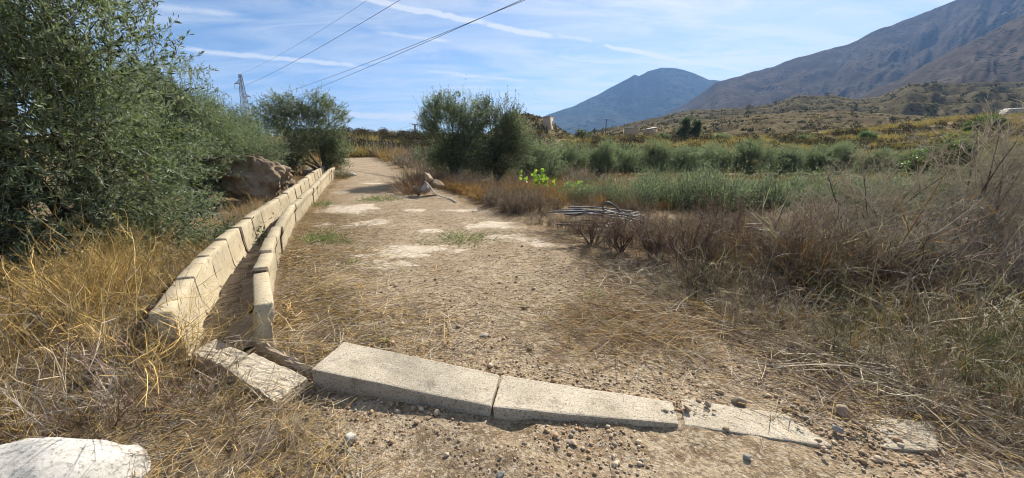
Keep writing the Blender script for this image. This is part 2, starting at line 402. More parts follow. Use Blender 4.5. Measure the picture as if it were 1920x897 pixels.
# ------------------------------------------------------------------ ground and dirt track
PALE = [(752, 470, 1.0, .8), (735, 497, .8, .3), (655, 392, 1.2, .8), (690, 420, .7, .5), (800, 434, .45, .3), (945, 424, 1.1, .5), (1005, 447, 1.1, .5), (1040, 458, .8, .35), (840, 345, 1.0, .5),
        (780, 395, .5, .3), (640, 362, .6, .5), (700, 345, .8, .5), (600, 420, .3, .3), (850, 396, .8, .2)]
def build_ground():
    nx, ny = 560, 540
    s = np.linspace(-1, 1, nx); a, b = 1.7, math.asinh(9000 / 1.7)
    xs = a * np.sinh(b * s) + 0.3
    s2 = np.linspace(-0.46, 1, ny); ys = 3.0 + a * np.sinh(b * s2)
    X, Y = np.meshgrid(xs, ys)
    Z = h(X, Y)
    t = np.minimum(X - RL(Y), ER(Y) - X)
    pale = np.zeros_like(X)
    for (px, py, rx, ry) in PALE:
        c = gnd(px, py); ca, sa = math.cos(.38), math.sin(.38)
        dx = X - c[0]; dy = Y - c[1]
        q = np.hypot(dx / rx, dy / ry) + 1.6 * fbm(X / .55 + 3, Y / .4, 4, 21)
        pale = np.maximum(pale, sstep(1.05, .35, q))
    Z = Z + 0.018 * pale
    edge = sstep(.35, -.35, t + 0.9 * fbm(X / .7, Y / .7, 3, 31)) * sstep(1.2, 2.6, Y + 0.6 * np.abs(X))
    litter = sstep(1.5, .3, X - RL(Y) + .8 * fbm(X / .8, Y / .8, 3, 33)) * (Y > 2.6) * (Y < 20)
    scrub = np.maximum(edge, litter * .6)
    far = sstep(14, 34, np.hypot(X, Y)) * sstep(.3, -1.0, t)
    far = np.where(Y > 46, 1.0, far)
    C = np.stack([pale, scrub, far], -1)
    idx = np.arange(nx * ny).reshape(ny, nx)
    Q = np.stack([idx[:-1, :-1], idx[:-1, 1:], idx[1:, 1:], idx[1:, :-1]], -1).reshape(-1, 4)
    tq = (t[:-1, :-1] + t[1:, 1:]).ravel() / 2 + (0.5 * fbm(X / .6, Y / .6, 3, 31)[:-1, :-1]).ravel()
    yq = Y[:-1, :-1].ravel()
    on = (tq > 0) & (yq < 48) & (yq > -4)
    V = np.stack([X, Y, Z], -1).reshape(-1, 3); C = C.reshape(-1, 3)
    for name, mask, lab in (('ground', ~on, None), ('dirt_track', on, None)):
        q = Q[mask]; used, inv = np.unique(q.ravel(), return_inverse=True)
        S = Soup(); S.add(V[used], inv.reshape(-1, 4), None, C[used])
        o = S.obj(name, M_SOIL, None, True); tag(o, kind='structure')
        tag(o, 'dry sandy earth and scrubland around the track' if name == 'ground' else 'rough dirt track with pale worn patches climbing away')
build_ground()

# ------------------------------------------------------------------ mountains and hills
def build_mountain(name, label, ridge, D0, D1, zfoot, mat, seed, nu=260, nv=90, rav=0.16, pw=1.15, back=0.5, terr=0, jag=2.0, bulge=0.0):
    px = np.array([p[0] for p in ridge], float); py = np.array([p[1] for p in ridge], float)
    us = np.linspace(px[0], px[-1], nu); vs = np.linspace(0, 1 + back, nv)
    ry = np.interp(us, px, py) + jag * 2 * fbm(us / 22, us * 0 + 3, 4, seed)
    d = np.stack([pix_dir(a, b) for a, b in zip(us, ry)])
    hz = d[:, 2] / d[:, 1]; sx = d[:, 0] / d[:, 1]
    D1u = D1 * (1 + 0.12 * fbm(us / 160, us * 0, 2, seed + 3))
    zr = CAMH + hz * D1u
    U, Vv = np.meshgrid(us, vs)
    Yd = D0 + (D1u[None] - D0) * np.minimum(Vv, 1) + (D1 - D0) * np.maximum(Vv - 1, 0)
    f = np.minimum(Vv, 1)
    prof = np.where(Vv <= 1, f ** pw, 1 - 0.8 * (Vv - 1))
    w = np.sin(np.pi * np.clip(f, 0, 1)) ** 0.8 * (Vv <= 1)
    warp = fbm(U / 120, Vv * 2.0, 3, seed + 5)
    rid = 1 - np.abs(2 * (fbm(U / 120 + 2.4 * warp + 1.6 * Vv, Vv * 1.1 + 2.5 * warp, 4, seed + 7) + .5) - 1)
    H = (zr[None] - zfoot)
    sub = rav * (rid - 0.75) + rav * .5 * fbm(U / 26, Vv * 8, 4, seed + 9)
    prof = prof + w * (sub + bulge)
    if terr:
        k = np.clip(prof, 0, 1.2) * terr; kf = np.floor(k); fr = k - kf
        prof = np.where(Vv <= 1, (kf + .35 * fr + .65 * sstep(.55, 1, fr)) / terr, prof)
        prof = np.where(Vv >= 1, np.minimum(prof, 1), prof)
    Z = zfoot + H * prof
    X = sx[None] * Yd
    idx = np.arange(nu * nv).reshape(nv, nu)
    Q = np.stack([idx[:-1, :-1], idx[:-1, 1:], idx[1:, 1:], idx[1:, :-1]], -1).reshape(-1, 4)
    S = Soup(); S.add(np.stack([X, Yd, Z], -1).reshape(-1, 3), Q)
    o = S.obj(name, mat, None, True); tag(o, label, kind='structure')
    return np.stack([X, Yd, Z], -1)
MM1 = m_mountain('far_mountain_rock', (0.045, 0.05, 0.035), (0.075, 0.08, 0.055), (0.02, 0.03, 0.02), .0022, .012)
MM2 = m_mountain('mountain_scrub', (0.07, 0.056, 0.044), (0.115, 0.092, 0.07), (0.03, 0.032, 0.022), .006, .045)
MM3 = m_mountain('hill_scrub', (0.095, 0.078, 0.05), (0.155, 0.128, 0.075), (0.04, 0.043, 0.026), .02, .16)
MM4 = m_mountain('near_hill_scrub', (0.13, 0.10, 0.062), (0.20, 0.155, 0.088), (0.05, 0.055, 0.03), .05, .38)
build_mountain('mountain', 'distant blue mountain with a notched rounded summit', [(960, 250), (1000, 228), (1025, 216), (1070, 201), (1110, 182), (1150, 161), (1180, 146), (1190, 140), (1198, 142), (1215, 133), (1240, 126), (1270, 128), (1300, 136), (1330, 149), (1360, 152), (1430, 175), (1520, 225)], 3600, 5600, 60, MM1, 100, rav=.10, jag=1.5)
build_mountain('mountain', 'tall brown mountainside climbing out of the picture', [(1120, 262), (1200, 240), (1245, 216), (1290, 192), (1345, 154), (1400, 138), (1450, 124), (1500, 106), (1590, 82), (1650, 53), (1700, 36), (1790, 0), (1850, -34), (1960, -85), (2200, -150), (2500, -170)], 1100, 2700, 40, MM2, 200, nu=420, nv=140, rav=.17, pw=1.3)
build_mountain('mountain', 'brown mountain spur in front of the tall mountainside', [(1560, 215), (1640, 166), (1690, 148), (1750, 112), (1830, 72), (1920, 26), (2050, -30), (2400, -90), (2600, -100)], 640, 1350, 30, MM2, 300, nu=320, nv=110, rav=.10, pw=1.1)
HILLS = []
HILLS.append(build_mountain('hill', 'low mesa hills with dark eroded rim below the mountain', [(1060, 262), (1200, 226), (1300, 206), (1370, 204), (1450, 196), (1490, 180), (1560, 178), (1610, 186), (1650, 182), (1700, 160), (1750, 154), (1830, 156), (1920, 153), (2200, 148), (2500, 150)], 260, 620, 14, MM3, 400, nu=380, nv=110, rav=.10, pw=.85, terr=5, jag=2.5))
HILLS.append(build_mountain('hill', 'terraced scrubby rise beyond the straw coloured terraces', [(1080, 252), (1150, 246), (1230, 236), (1330, 226), (1400, 216), (1500, 211), (1600, 210), (1700, 216), (1800, 220), (1950, 212), (2300, 190), (2500, 190)], 150, 300, 9, MM4, 500, nu=380, nv=100, rav=.12, pw=.9, terr=5, jag=2))
HILLS.append(build_mountain('hill', 'small brown hillock carrying the sand coloured building', [(880, 268), (920, 246), (950, 222), (970, 214), (992, 213), (1012, 219), (1030, 228), (1048, 242), (1075, 256)], 118, 165, 7, MM4, 600, nu=160, nv=60, rav=.12, pw=.8, jag=1.2))

# ------------------------------------------------------------------ concrete irrigation channel
def block_mesh(name, prof, p0, p1, mat, seed, gap=0.035, nl=7):
    """a kerb block: cross-section prof (offset to the right, height) swept from p0 to p1, edges worn"""
    r = np.random.default_rng(seed)
    p0 = np.array(p0, float); p1 = np.array(p1, float); ax = p1 - p0; Ln = np.linalg.norm(ax); ax /= Ln
    side = nrmz(np.array([ax[1], -ax[0], 0])); up = np.array([0, 0, 1.])
    pr = np.array(prof); n = len(pr); cen = pr.mean(0)
    ts = np.concatenate([[gap, gap + .012], np.linspace(gap + .03, Ln - gap - .03, nl), [Ln - gap - .012, Ln - gap]])
    wr = r.uniform(0, 50, 2)
    V = []
    for k, t in enumerate(ts):
        sh = 0.975 if k in (0, len(ts) - 1) else (0.993 if k in (1, len(ts) - 2) else 1.0)
        q = cen + (pr - cen) * sh
        V.append(p0 + ax * t + side[None] * q[:, :1] + up[None] * q[:, 1:])
    V = np.array(V) + r.normal(0, .0015, (len(ts), n, 3))
    V = V + (0.016 * fbm(V[..., 0] * 6 + V[..., 2] * 9 + wr[0], V[..., 1] * 6 - V[..., 2] * 7 + wr[1], 3, seed))[..., None] * side
    idx = np.arange(len(ts) * n).reshape(len(ts), n)
    Q = [np.stack([idx[:-1, k], idx[1:, k], idx[1:, (k + 1) % n], idx[:-1, (k + 1) % n]], -1) for k in range(n)]
    S = Soup(); S.add(V.reshape(-1, 3), np.concatenate(Q))
    c0 = len(ts) * n
    S.add(np.array([V[0].mean(0), V[-1].mean(0)]))
    S.T.append(np.array([[c0, k, (k + 1) % n] for k in range(n)] + [[c0 + 1, idx[-1, (k + 1) % n], idx[-1, k]] for k in range(n)], np.int32))
    me = S.mesh(name, mat); return me
def refine(prof, step=.05):
    out = []
    for k in range(len(prof)):
        a = np.array(prof[k]); b = np.array(prof[(k + 1) % len(prof)]); m = max(1, int(np.linalg.norm(b - a) / step))
        for j in range(m): out.append(a + (b - a) * j / m)
    return out
PRO_L = refine([(-.03, -.2), (-.03, .31), (-.065, .39), (-.065, .48), (-.055, .49), (.068, .49), (.078, .475), (.10, .24), (.12, .10), (.16, .02), (.22, -.03), (.22, -.2)])
PRO_R = refine([(-.20, -.2), (-.20, -.03), (-.14, .02), (-.105, .10), (-.085, .24), (-.075, .455), (-.065, .468), (.055, .468), (.065, .455), (.065, .37), (.03, .30), (.03, -.2)])
def chan_path(off, step, s0, n):
    """points every step metres along the channel's right-hand outer line, shifted off metres to its left"""
    Y = np.linspace(2.3, 20.5, 2400); k = np.ones(121) / 121
    Xr = RL(Y); Xp = np.concatenate([np.full(60, 0.) + Xr[0] + (Xr[1] - Xr[0]) * np.arange(-60, 0), Xr, Xr[-1] + (Xr[-1] - Xr[-2]) * np.arange(1, 61)])
    Xs = np.convolve(Xp, k, 'valid')
    P = np.stack([Xs, Y], 1); T = nrmz(np.gradient(P, axis=0)); Lf = np.stack([-T[:, 1], T[:, 0]], 1)
    P = P + Lf * (np.interp(Y, off[0], off[1])[:, None] if isinstance(off, tuple) else off)
    s = np.concatenate([[0], np.cumsum(np.linalg.norm(np.diff(P, axis=0), axis=1))])
    base = np.interp(s0, P[:, 1], s)
    q = base + np.arange(n) * step
    return np.stack([np.interp(q, s, P[:, 0]), np.interp(q, s, P[:, 1])], 1)
def gz(p): return float(h_base(np.array([p[0]]), np.array([p[1]]))[0])
chan = empty('irrigation_channel', (0, 0, 0))
tag(chan, 'long tan concrete irrigation channel of two kerb block rows beside the track', 'channel')
r = np.random.default_rng(40)
for rowk, (off, prof, s0, n) in enumerate(((([2.3, 3.2, 4.5, 6.5, 9, 20], [.56, .63, .68, .62, .58, .56]), PRO_L, 2.66, 20), (0.02, PRO_R, 2.92, 19))):
    p = chan_path(off, 0.97 if rowk else 0.985, s0, n + 1)
    for k in range(n):
        a, b = p[k], p[k + 1]
        lift = .14 * sstep(14, 18, b[1]) * .5
        zc = float(h_road((a[1] + b[1]) / 2)); sl = float(h_road(b[1]) - h_road(a[1])) / 2
        j = r.normal(0, 1, 4)
        z0 = zc - sl + .016 * j[0] + lift; z1 = zc + sl + .016 * j[1] + lift
        sx, sy = .012 * j[2], .012 * j[3]
        pa = [a[0] + sx, a[1], z0]; pb = [b[0] + sy, b[1], z1]
        if rowk and k == 0: pa[0] += .05; pa[2] -= .045; pb[2] -= .035
        if not rowk and k == 0: pa[0] -= .03; pa[2] -= .02
        me = block_mesh('kerb_block', prof, pa, pb, M_CHAN, 400 + rowk * 50 + k)
        link(bpy.data.objects.new('kerb_block', me), chan)
        if k:
            ax_ = nrmz(np.array(pb) - np.array(pa)); cm = np.mean(prof, axis=0)
            jm = block_mesh('joint', [cm + (np.array(q_) - cm) * np.array([.93, .955]) for q_ in prof], np.array(pa) - ax_ * .045, np.array(pa) + ax_ * .045, M_JOINT, 900 + rowk * 50 + k, 0.0, 2)
            link(bpy.data.objects.new('joint', jm), chan)
def channel_floor():
    n = 70; p = chan_path(.34, 20.2 / n, 2.8, n + 1); S = Soup(); w = 7
    T = nrmz(np.gradient(p, axis=0)); Lf = np.stack([-T[:, 1], T[:, 0]], 1)
    V = []
    for j in range(w):
        q = p + Lf * (j / (w - 1) - .5) * .54
        V.append(np.stack([q[:, 0], q[:, 1], h_road(q[:, 1]) + .04 + .035 * fbm(q[:, 0] / .25, q[:, 1] / .25, 3, 77)], 1))
    V = np.stack(V, 1); idx = np.arange((n + 1) * w).reshape(n + 1, w)
    S.add(V.reshape(-1, 3), np.stack([idx[:-1, :-1], idx[:-1, 1:], idx[1:, 1:], idx[1:, :-1]], -1).reshape(-1, 4))
    # underside so that the bed is a solid layer
    S.obj('channel_bed', M_MUD, chan, True)
channel_floor()

# ------------------------------------------------------------------ kerb slabs
def slab(corners, thick, label, mat=M_SLAB, name='concrete_slab', seed=0, group=None, ragged=0.0):
    bm = bmesh.new(); r_ = np.random.default_rng(seed)
    top = [bm.verts.new(Vector(c)) for c in corners]; bot = [bm.verts.new(Vector(c) - Vector((0, 0, thick))) for c in corners]
    bm.faces.new(top); bm.faces.new(bot[::-1])
    for k in range(4): bm.faces.new((top[k], bot[k], bot[(k + 1) % 4], top[(k + 1) % 4]))
    bmesh.ops.bevel(bm, geom=bm.edges[:], offset=.012, segments=2, affect='EDGES', profile=.6)
    bmesh.ops.subdivide_edges(bm, edges=[e for e in bm.edges if e.calc_length() > .1], cuts=9, use_grid_fill=True)
    for v in bm.verts:
        v.co += Vector(r_.normal(0, .0006 + ragged, 3))
    for v in bm.verts:
        q_ = v.co; v.co += Vector((.014 * fbm(q_.x * 11 + q_.z * 9, q_.y * 11 + seed, 3, seed), .014 * fbm(q_.x * 11 + 7, q_.y * 11 + q_.z * 9 + seed, 3, seed + 1), .010 * fbm(q_.x * 7, q_.y * 7 + 3 + seed, 3, seed + 2)))
    bmesh.ops.recalc_face_normals(bm, faces=bm.faces)
    c = sum((Vector(c) for c in corners), Vector()) / 4
    for v in bm.verts: v.co -= c
    me = bpy.data.meshes.new(name); bm.to_mesh(me); bm.free(); me.materials.append(mat)
    o = link(bpy.data.objects.new(name, me)); o.location = c
    return tag(o, label, 'concrete slab', group)
slab([un(645, 640, .19), un(937, 702, .085), un(920, 762, .075), un(583, 692, .165)], .20, 'thick tilted speckled concrete slab with its end raised above the track', seed=1)
slab([un(941, 703, .088), un(1262, 753, .03), un(1273, 795, .025), un(924, 763, .078)], .16, 'middle flat concrete slab sinking into the track beside the tilted slab', seed=2)
slab([un(1276, 747, .018), un(1480, 777, .010), un(1562, 838, .004), un(1284, 797, .014)], .12, 'grey concrete slab half buried under scattered pebbles', seed=3)
slab([un(1640, 783, .010), un(1752, 790, .012), un(1760, 846, .010), un(1652, 838, .006)], .10, 'last small pale concrete slab of the line, ending at dry straw', seed=4)
slab([un(359, 661, .16), un(404, 635, .17), un(466, 664, .14), un(419, 688, .13)], .13, 'broken speckled slab wedged against the mouth of the channel', seed=5, ragged=.002)
slab([un(419, 690, .105), un(474, 661, .12), un(577, 708, .07), un(516, 754, .045)], .12, 'cracked slab under stem shadows between channel mouth and tilted slab', seed=6, ragged=.002)
slab([un(480, 645, .13), un(492, 640, .14), un(592, 690, .10), un(578, 697, .09)], .14, 'narrow crumbling concrete edge running behind the cracked slab', M_MUD, seed=7, ragged=.006)

# ------------------------------------------------------------------ rocks
def rock_mesh(name, seed, rad, sub=3, cuts=14, rough=.05, mat=None, smooth=False, cd=(.62, .9)):
    r_ = np.random.default_rng(seed)
    bm = bmesh.new(); bmesh.ops.create_icosphere(bm, subdivisions=sub, radius=1.0)
    P = np.array([v.co[:] for v in bm.verts]); F = np.array([[v.index for v in f.verts] for f in bm.faces]); bm.free()
    for _ in range(cuts):
        n = rvec(1, r_)[0]; d = r_.uniform(*cd); k = np.maximum(P @ n - d, 0); P = P - k[:, None] * n * .92
    for s_, a in ((2.3, rough), (5.5, rough * .6), (12, rough * .35)):
        q = P * s_ + r_.uniform(0, 50, 3)
        P = P * (1 + a * 2 * (vnoise(q[:, 0] + q[:, 2] * .7, q[:, 1] - q[:, 2] * .6, seed) + vnoise(q[:, 2] + 9, q[:, 0] * .8 + q[:, 1], seed + 1) - 1))[:, None]
    P = P * np.asarray(rad)
    S = Soup(); S.add(P, None, F); return S.mesh(name, mat, smooth)
def rock(name, label, loc, rad, seed, mat, sub=3, rz=0.0, cat='rock', group=None, **kw):
    o = link(bpy.data.objects.new(name, rock_mesh(name, seed, rad, sub, mat=mat, **kw))); o.location = loc; o.rotation_euler = (0, 0, rz)
    return tag(o, label, cat, group)
p = at(484, 12.5)
rock('boulder', 'big rough brown boulder behind the channel under the olive branches', (p[0], p[1], .86), (1.12, .9, .92), 11, M_ROCKB, 6, .3, 'boulder', rough=.10, cuts=16, cd=(.66, .92))
rock('boulder', 'smooth white boulder crossed by stem shadows in dry weeds', (-2.36, 1.46, -.12), (.52, .44, .42), 12, M_ROCKW, 5, .25, 'boulder', rough=.035, cuts=3, smooth=True)
Yp = 13.0
for k, (px, py, rr, m, lab) in enumerate(((783, 357, (.24, .19, .21), M_ROCKB, 'rounded brown rock at the front of the small rock pile'),
                                         (797, 353, (.27, .22, .22), M_ROCKG, 'grey rock under the white hose in the rock pile'),
                                         (803, 334, (.26, .2, .26), M_ROCKO, 'pale ochre rock topping the small rock pile'),
                                         (819, 346, (.3, .24, .22), M_ROCKB, 'brown rock at the back of the pile beside orange weeds'))):
    q = ray(px, py, Yp + (.35 if k > 1 else 0)); rock('rock', lab, q, rr, 30 + k, m, 4, k * 1.1, rough=.035, cuts=16, cd=(.42, .8))
q = gnd(600, 318); rock('rock', 'low grey ledge rock beneath the dark olive beyond the channel', at(585, 21.0) + [0, 0, .12], (.9, .5, .32), 41, M_ROCKG, 4, .2, rough=.08)
rock('rock', 'flat pale rock where the channel ends', at(648, 20.4) + [0, 0, .08], (.55, .35, .2), 42, M_ROCKG, 4, .6, rough=.08)
rock('rock', 'brown rock at the roots of the dark olive', at(560, 20.6) + [0, 0, .2], (.8, .5, .38), 43, M_ROCKB, 4, 1.2, rough=.09)
STN = [(1384, 750, 15, M_ROCKO, 'largest round tan stone behind the pebbly slab'), (1582, 768, 17, M_ROCKO, 'tan stone lying behind the last slabs near dry straw'), (1288, 773, 9, M_ROCKO, 'reddish stone sitting on the pebbly slab'),
       (1325, 767, 8, M_ROCKO, 'yellowish stone on the far edge of the pebbly slab'), (1362, 806, 8, M_ROCKO, 'small stone in front of the pebbly slab'), (655, 824, 17, M_ROCKG, 'angular grey stone on bare soil before the tilted slab'),
       (774, 771, 7, M_ROCKO, 'small tan stone below the tilted slab'), (820, 776, 9, M_ROCKO, 'pinkish stone just in front of the tilted slab'), (841, 756, 7, M_ROCKO, 'pale stone touching the front of the tilted slab'),
       (802, 786, 9, M_ROCKB, 'brown flat stone among crumbs before the tilted slab'), (1072, 828, 11, M_ROCKO, 'flat orange tile shard on the bare soil'), (908, 626, 11, M_ROCKG, 'flat light grey stone lying mid track'),
       (939, 891, 9, M_ROCKG, 'blue grey pebble at the bottom edge of the picture'), (736, 645, 8, M_ROCKO, 'tan stone behind the raised slab end'), (1400, 862, 8, M_ROCKG, 'grey stone on soil in front of the half buried slab'),
       (1508, 770, 10, M_ROCKO, 'tan stone near the edge of dry straw'), (1570, 812, 10, M_ROCKG, 'grey stone on the corner of the pebbly slab'), (994, 718, 6, M_ROCKO, 'little stone at the joint of two slabs')]
for k, (px, py, s_, m, lab) in enumerate(STN):
    g = gnd(px, py + s_ * .5); rad = s_ * math.hypot(g[1], CAMH) / FPX * .95
    fl = .35 if 'flat' in lab else .72
    o_ = .02 if 'slab' in lab and (' on the' in lab or 'sitting' in lab) else 0
    rock('stone', lab, g + [0, 0, rad * fl * .55 + o_], (rad, rad * .8, rad * fl), 60 + k, m, 3, k * .9, 'stone', rough=.03, cuts=12, cd=(.5, .85))

def gravel():
    r_ = np.random.default_rng(5); T = []
    for k in range(10):
        me = rock_mesh('tmp', 200 + k, (1, .8, .62), 1 if k < 4 else 1, 7, .06); n = len(me.vertices)
        V = np.empty(n * 3, np.float32); me.vertices.foreach_get('co', V); F = np.array([p.vertices[:] for p in me.polygons]); T.append((V.reshape(-1, 3), F)); bpy.data.meshes.remove(me)
    S = Soup(); N_ = 17000
    Y = 1.1 + r_.gamma(1.6, 1.5, N_); X = r_.uniform(-1, 1, N_) * (1.2 * Y + .6) + .3
    # more pebbles along the slabs
    e = r_.integers(0, N_, 4200); sx = r_.uniform(-1.3, 2.4, 4200); X[e] = sx; Y[e] = np.interp(sx, [-1.3, 0, 1, 2.2], [2.7, 2.3, 2.06, 1.85]) + r_.normal(0, .24, 4200)
    e2 = r_.integers(0, N_, 420); sx = r_.uniform(.9, 2.0, 420); X[e2] = sx; Y[e2] = 1.95 - .12 * (sx - 1) + r_.normal(0, .13, 420)
    ok = (X > RL(Y) + .1) & (X < ER(Y) + .5) & (vnoise(X / .4, Y / .4, 9) > .25); X = X[ok]; Y = Y[ok]
    Z = h(X, Y); sz = np.clip(r_.lognormal(-5.2, .55, len(X)), .003, .026) * (1 + .08 * Y)
    pal = np.array([(.40, .29, .18), (.32, .22, .13), (.27, .19, .12), (.48, .39, .28), (.25, .21, .16), (.38, .25, .15)])
    for k in range(len(X)):
        V, F = T[k % 10]; a = r_.uniform(0, 6.28); c, s_ = math.cos(a), math.sin(a)
        W = V @ np.array([[c, s_, 0], [-s_, c, 0], [0, 0, 1]]) * sz[k]
        zz = Z[k] + sz[k] * .3
        if .95 < X[k] < 1.75 and 1.75 < Y[k] < 2.12: zz = max(zz, .03 + sz[k] * .3)
        S.add(W + [X[k], Y[k], zz], None, F, pal[r_.integers(6)] * r_.uniform(.8, 1.2))
    o = S.obj('gravel', M_PEB); tag(o, 'scattered pebbles and crumbs of soil on the track', 'gravel', kind='stuff')
gravel()

# ------------------------------------------------------------------ olive trees
BARKC = (0.11, 0.09, 0.07)
OL_A = [(0.072, 0.096, 0.044), (0.045, 0.062, 0.032), (0.115, 0.132, 0.066)]
def limbs(S, base, tips, r0, r_, col=BARKC, sides=7, seg=7):
    base = np.asarray(base, float); tips = np.asarray(tips, float); n = len(tips)
    d = tips - base; L = np.linalg.norm(d, axis=1); D = nrmz(d + np.array([0, 0, .35]) * L[:, None])
    bend = (d - D * L[:, None]) / L[:, None]
    tubes(S, base + r_.normal(0, r0 * .35, (n, 3)) * [1, 1, 0], D, L, r0, bend, seg, sides, var(col, n, r_, .2), .9)
def crown_twigs(blobs, n, r_):
    B = np.array(blobs, float); w = (B[:, 3] * B[:, 4] * B[:, 5]) ** .75; k = r_.choice(len(B), n, p=w / w.sum())
    d = rvec(n, r_); rad = r_.uniform(.0, 1, n) ** (1 / 2.6)
    lump = .78 + .42 * (vnoise(d[:, 0] * 2.6 + k * 5, d[:, 1] * 2.6 + d[:, 2] * 2.1, 55))
    P = B[k, :3] + d * (rad * lump)[:, None] * B[k, 3:6]
    sc_ = .62 * float(np.mean(B[:, 3:6])) ** .5; kp = .6 * vnoise(P[:, 0] / sc_ + 7 + P[:, 2] * .3, P[:, 2] / sc_, 57) + .4 * vnoise(P[:, 1] / sc_ + 3, P[:, 2] / sc_ + P[:, 0] * .5 / sc_, 58) > r_.uniform(.34, .50, n)
    return P[kp], d[kp]
def olive(name, label, loc, blobs, ntw, per, leafL, twL, seed, trunk_r=.12, group=None, cols=OL_A, twig_r=.004, upb=.55, cat='tree', drop=None, lw=.24, stems=None):
    r_ = np.random.default_rng(seed); t = empty(name, loc)
    tag(t, label, cat, group)
    P, d = crown_twigs(blobs, int(ntw * 1.45), r_)
    P = P[P[:, 2] > .12]; d = d[:len(P)]; n = len(P)
    B = np.array(blobs); cen = B[:, :3].mean(0)
    D = nrmz(.9 * nrmz(P - cen) + np.array([0, 0, upb]) + .6 * rvec(n, r_))
    L = twL * r_.uniform(.55, 1.35, n)
    sh = r_.uniform(0, 1, n) < .07; D[sh] = nrmz(D[sh] * .5 + np.array([0, 0, .9])); L[sh] *= 1.9
    bend = np.array([0, 0, -.18]) + .16 * r_.normal(size=(n, 3))
    Sb = Soup()
    tr = np.array([[0, 0, -.1]] if stems is None else stems)
    for q in tr:
        near = B[np.argsort(np.hypot(B[:, 0] - q[0], B[:, 1] - q[1]))[:max(3, len(B) // len(tr) + 1)], :3]
        near = near * .78 + np.asarray(q) * .22
        limbs(Sb, q, near + r_.normal(0, .1, near.shape), trunk_r, r_)
        limbs(Sb, q + [0, 0, .3], near + r_.normal(0, .25, near.shape), trunk_r * .5, r_)
    m2 = min(n, 260); j = r_.choice(n, m2, replace=False)
    cb = B[np.argmin(((P[j][:, None] - B[None, :, :3]) ** 2).sum(-1), 1), :3] - [0, 0, .25]
    dd = P[j] - cb; LL = np.linalg.norm(dd, axis=1) + 1e-6; D2 = nrmz(dd + [0, 0, .0]); tubes(Sb, cb, D2, LL, .018, .08 * r_.normal(size=(m2, 3)), 3, 4, var(BARKC, m2, r_, .3))
    Sb.obj('trunk', M_BARK, t, True)
    Sl = Soup()
    smp = tubes(Sl, P, D, L, twig_r, bend, 2, 2, var((.12, .115, .075), n, r_), .6)
    i = np.repeat(np.arange(n), per); tt = np.tile(np.linspace(.08, 1.0, per), n) + r_.uniform(-.05, .05, n * per)
    q, T = smp(i, np.clip(tt, 0, 1))
    LD = nrmz(T * .75 + .85 * rvec(len(q), r_) + [0, 0, .12])
    base = np.array(cols)[r_.integers(0, len(cols), n)][i] * (1 + .3 * r_.uniform(-1, 1, (n, 1)))[i] * (1 + .2 * r_.uniform(-1, 1, (len(q), 1)))
    base = base * (.55 + .95 * vnoise(P[:, 0] / .55 + P[:, 2] * .6, P[:, 2] / .5 - P[:, 1] * .5, 59))[i][:, None]
    sz = leafL * r_.uniform(.6, 1.2, len(q))
    leaves(Sl, q, LD, sz, sz * lw, base, r_)
    Sl.obj('crown', M_LEAF, t)
    return t

olive('olive_tree', 'huge leafy olive filling the corner above the golden weeds', (-6.6, 4.9, h1(-6.6, 4.9)),
      [(0, 0, 2.6, 1.9, 1.6, 1.5), (1.2, .1, 2.3, 1.25, 1.2, 1.1), (1.15, -.1, 3.35, 1.0, 1.0, .9), (-1.2, .6, 3.4, 1.6, 1.5, 1.6), (.3, .3, 4.2, 1.35, 1.2, 1.1), (.5, .2, 1.3, 1.5, 1.2, .9), (.95, .8, 1.7, 1.0, 1.0, .8), (-.6, -1.0, 1.5, 1.4, 1.1, 1.1), (-1.6, -.6, 2.6, 1.3, 1.3, 1.4), (1.25, -.1, 3.1, .8, .9, .75), (1.35, 0, 2.4, .7, .9, .7), (.75, 0, 3.95, .85, .8, .6), (.2, -.5, .8, 1.5, 1.0, .7), (.85, 1.0, 1.05, .8, .9, .75), (.5, 1.0, .65, .8, .8, .55)],
      7600, 16, .082, .38, 1, .17, stems=[(-.3, 0, -.1), (.5, .5, -.1)])
olive('olive_tree', 'bushy grey green olive behind the huge one, over the boulder', (-10.1, 11.8, h1(-10.1, 11.8)),
      [(-.2, 0, 1.9, 1.4, 1.3, 1.3), (.6, .1, 1.6, 1.1, 1.2, 1.0), (-.6, 0, 2.9, 1.2, 1.1, 1.1), (.3, 0, 3.2, .75, .8, .85), (1.1, .9, 2.0, .75, .9, .6), (.2, -.1, .9, 1.0, .9, .7), (1.6, 1.6, 1.8, .7, .7, .6), (-.3, 0, 3.7, .7, .7, .6), (.8, .2, 2.7, .7, .8, .65)],
      4300, 15, .085, .42, 2, .12, upb=.8)
olive('olive_tree', 'slender topped olive below the pylon', (-11.9, 16.2, h1(-11.9, 16.2)),
      [(0, 0, 1.8, 1.5, 1.3, 1.2), (.2, 0, 2.4, .7, .9, .5), (-1.2, 0, 1.9, 1.3, 1.2, 1.0), (.8, 0, 1.3, 1.2, 1.0, 1.0), (-.3, 0, 2.9, .35, .5, .4)], 2000, 13, .11, .5, 3, .12, upb=.8)
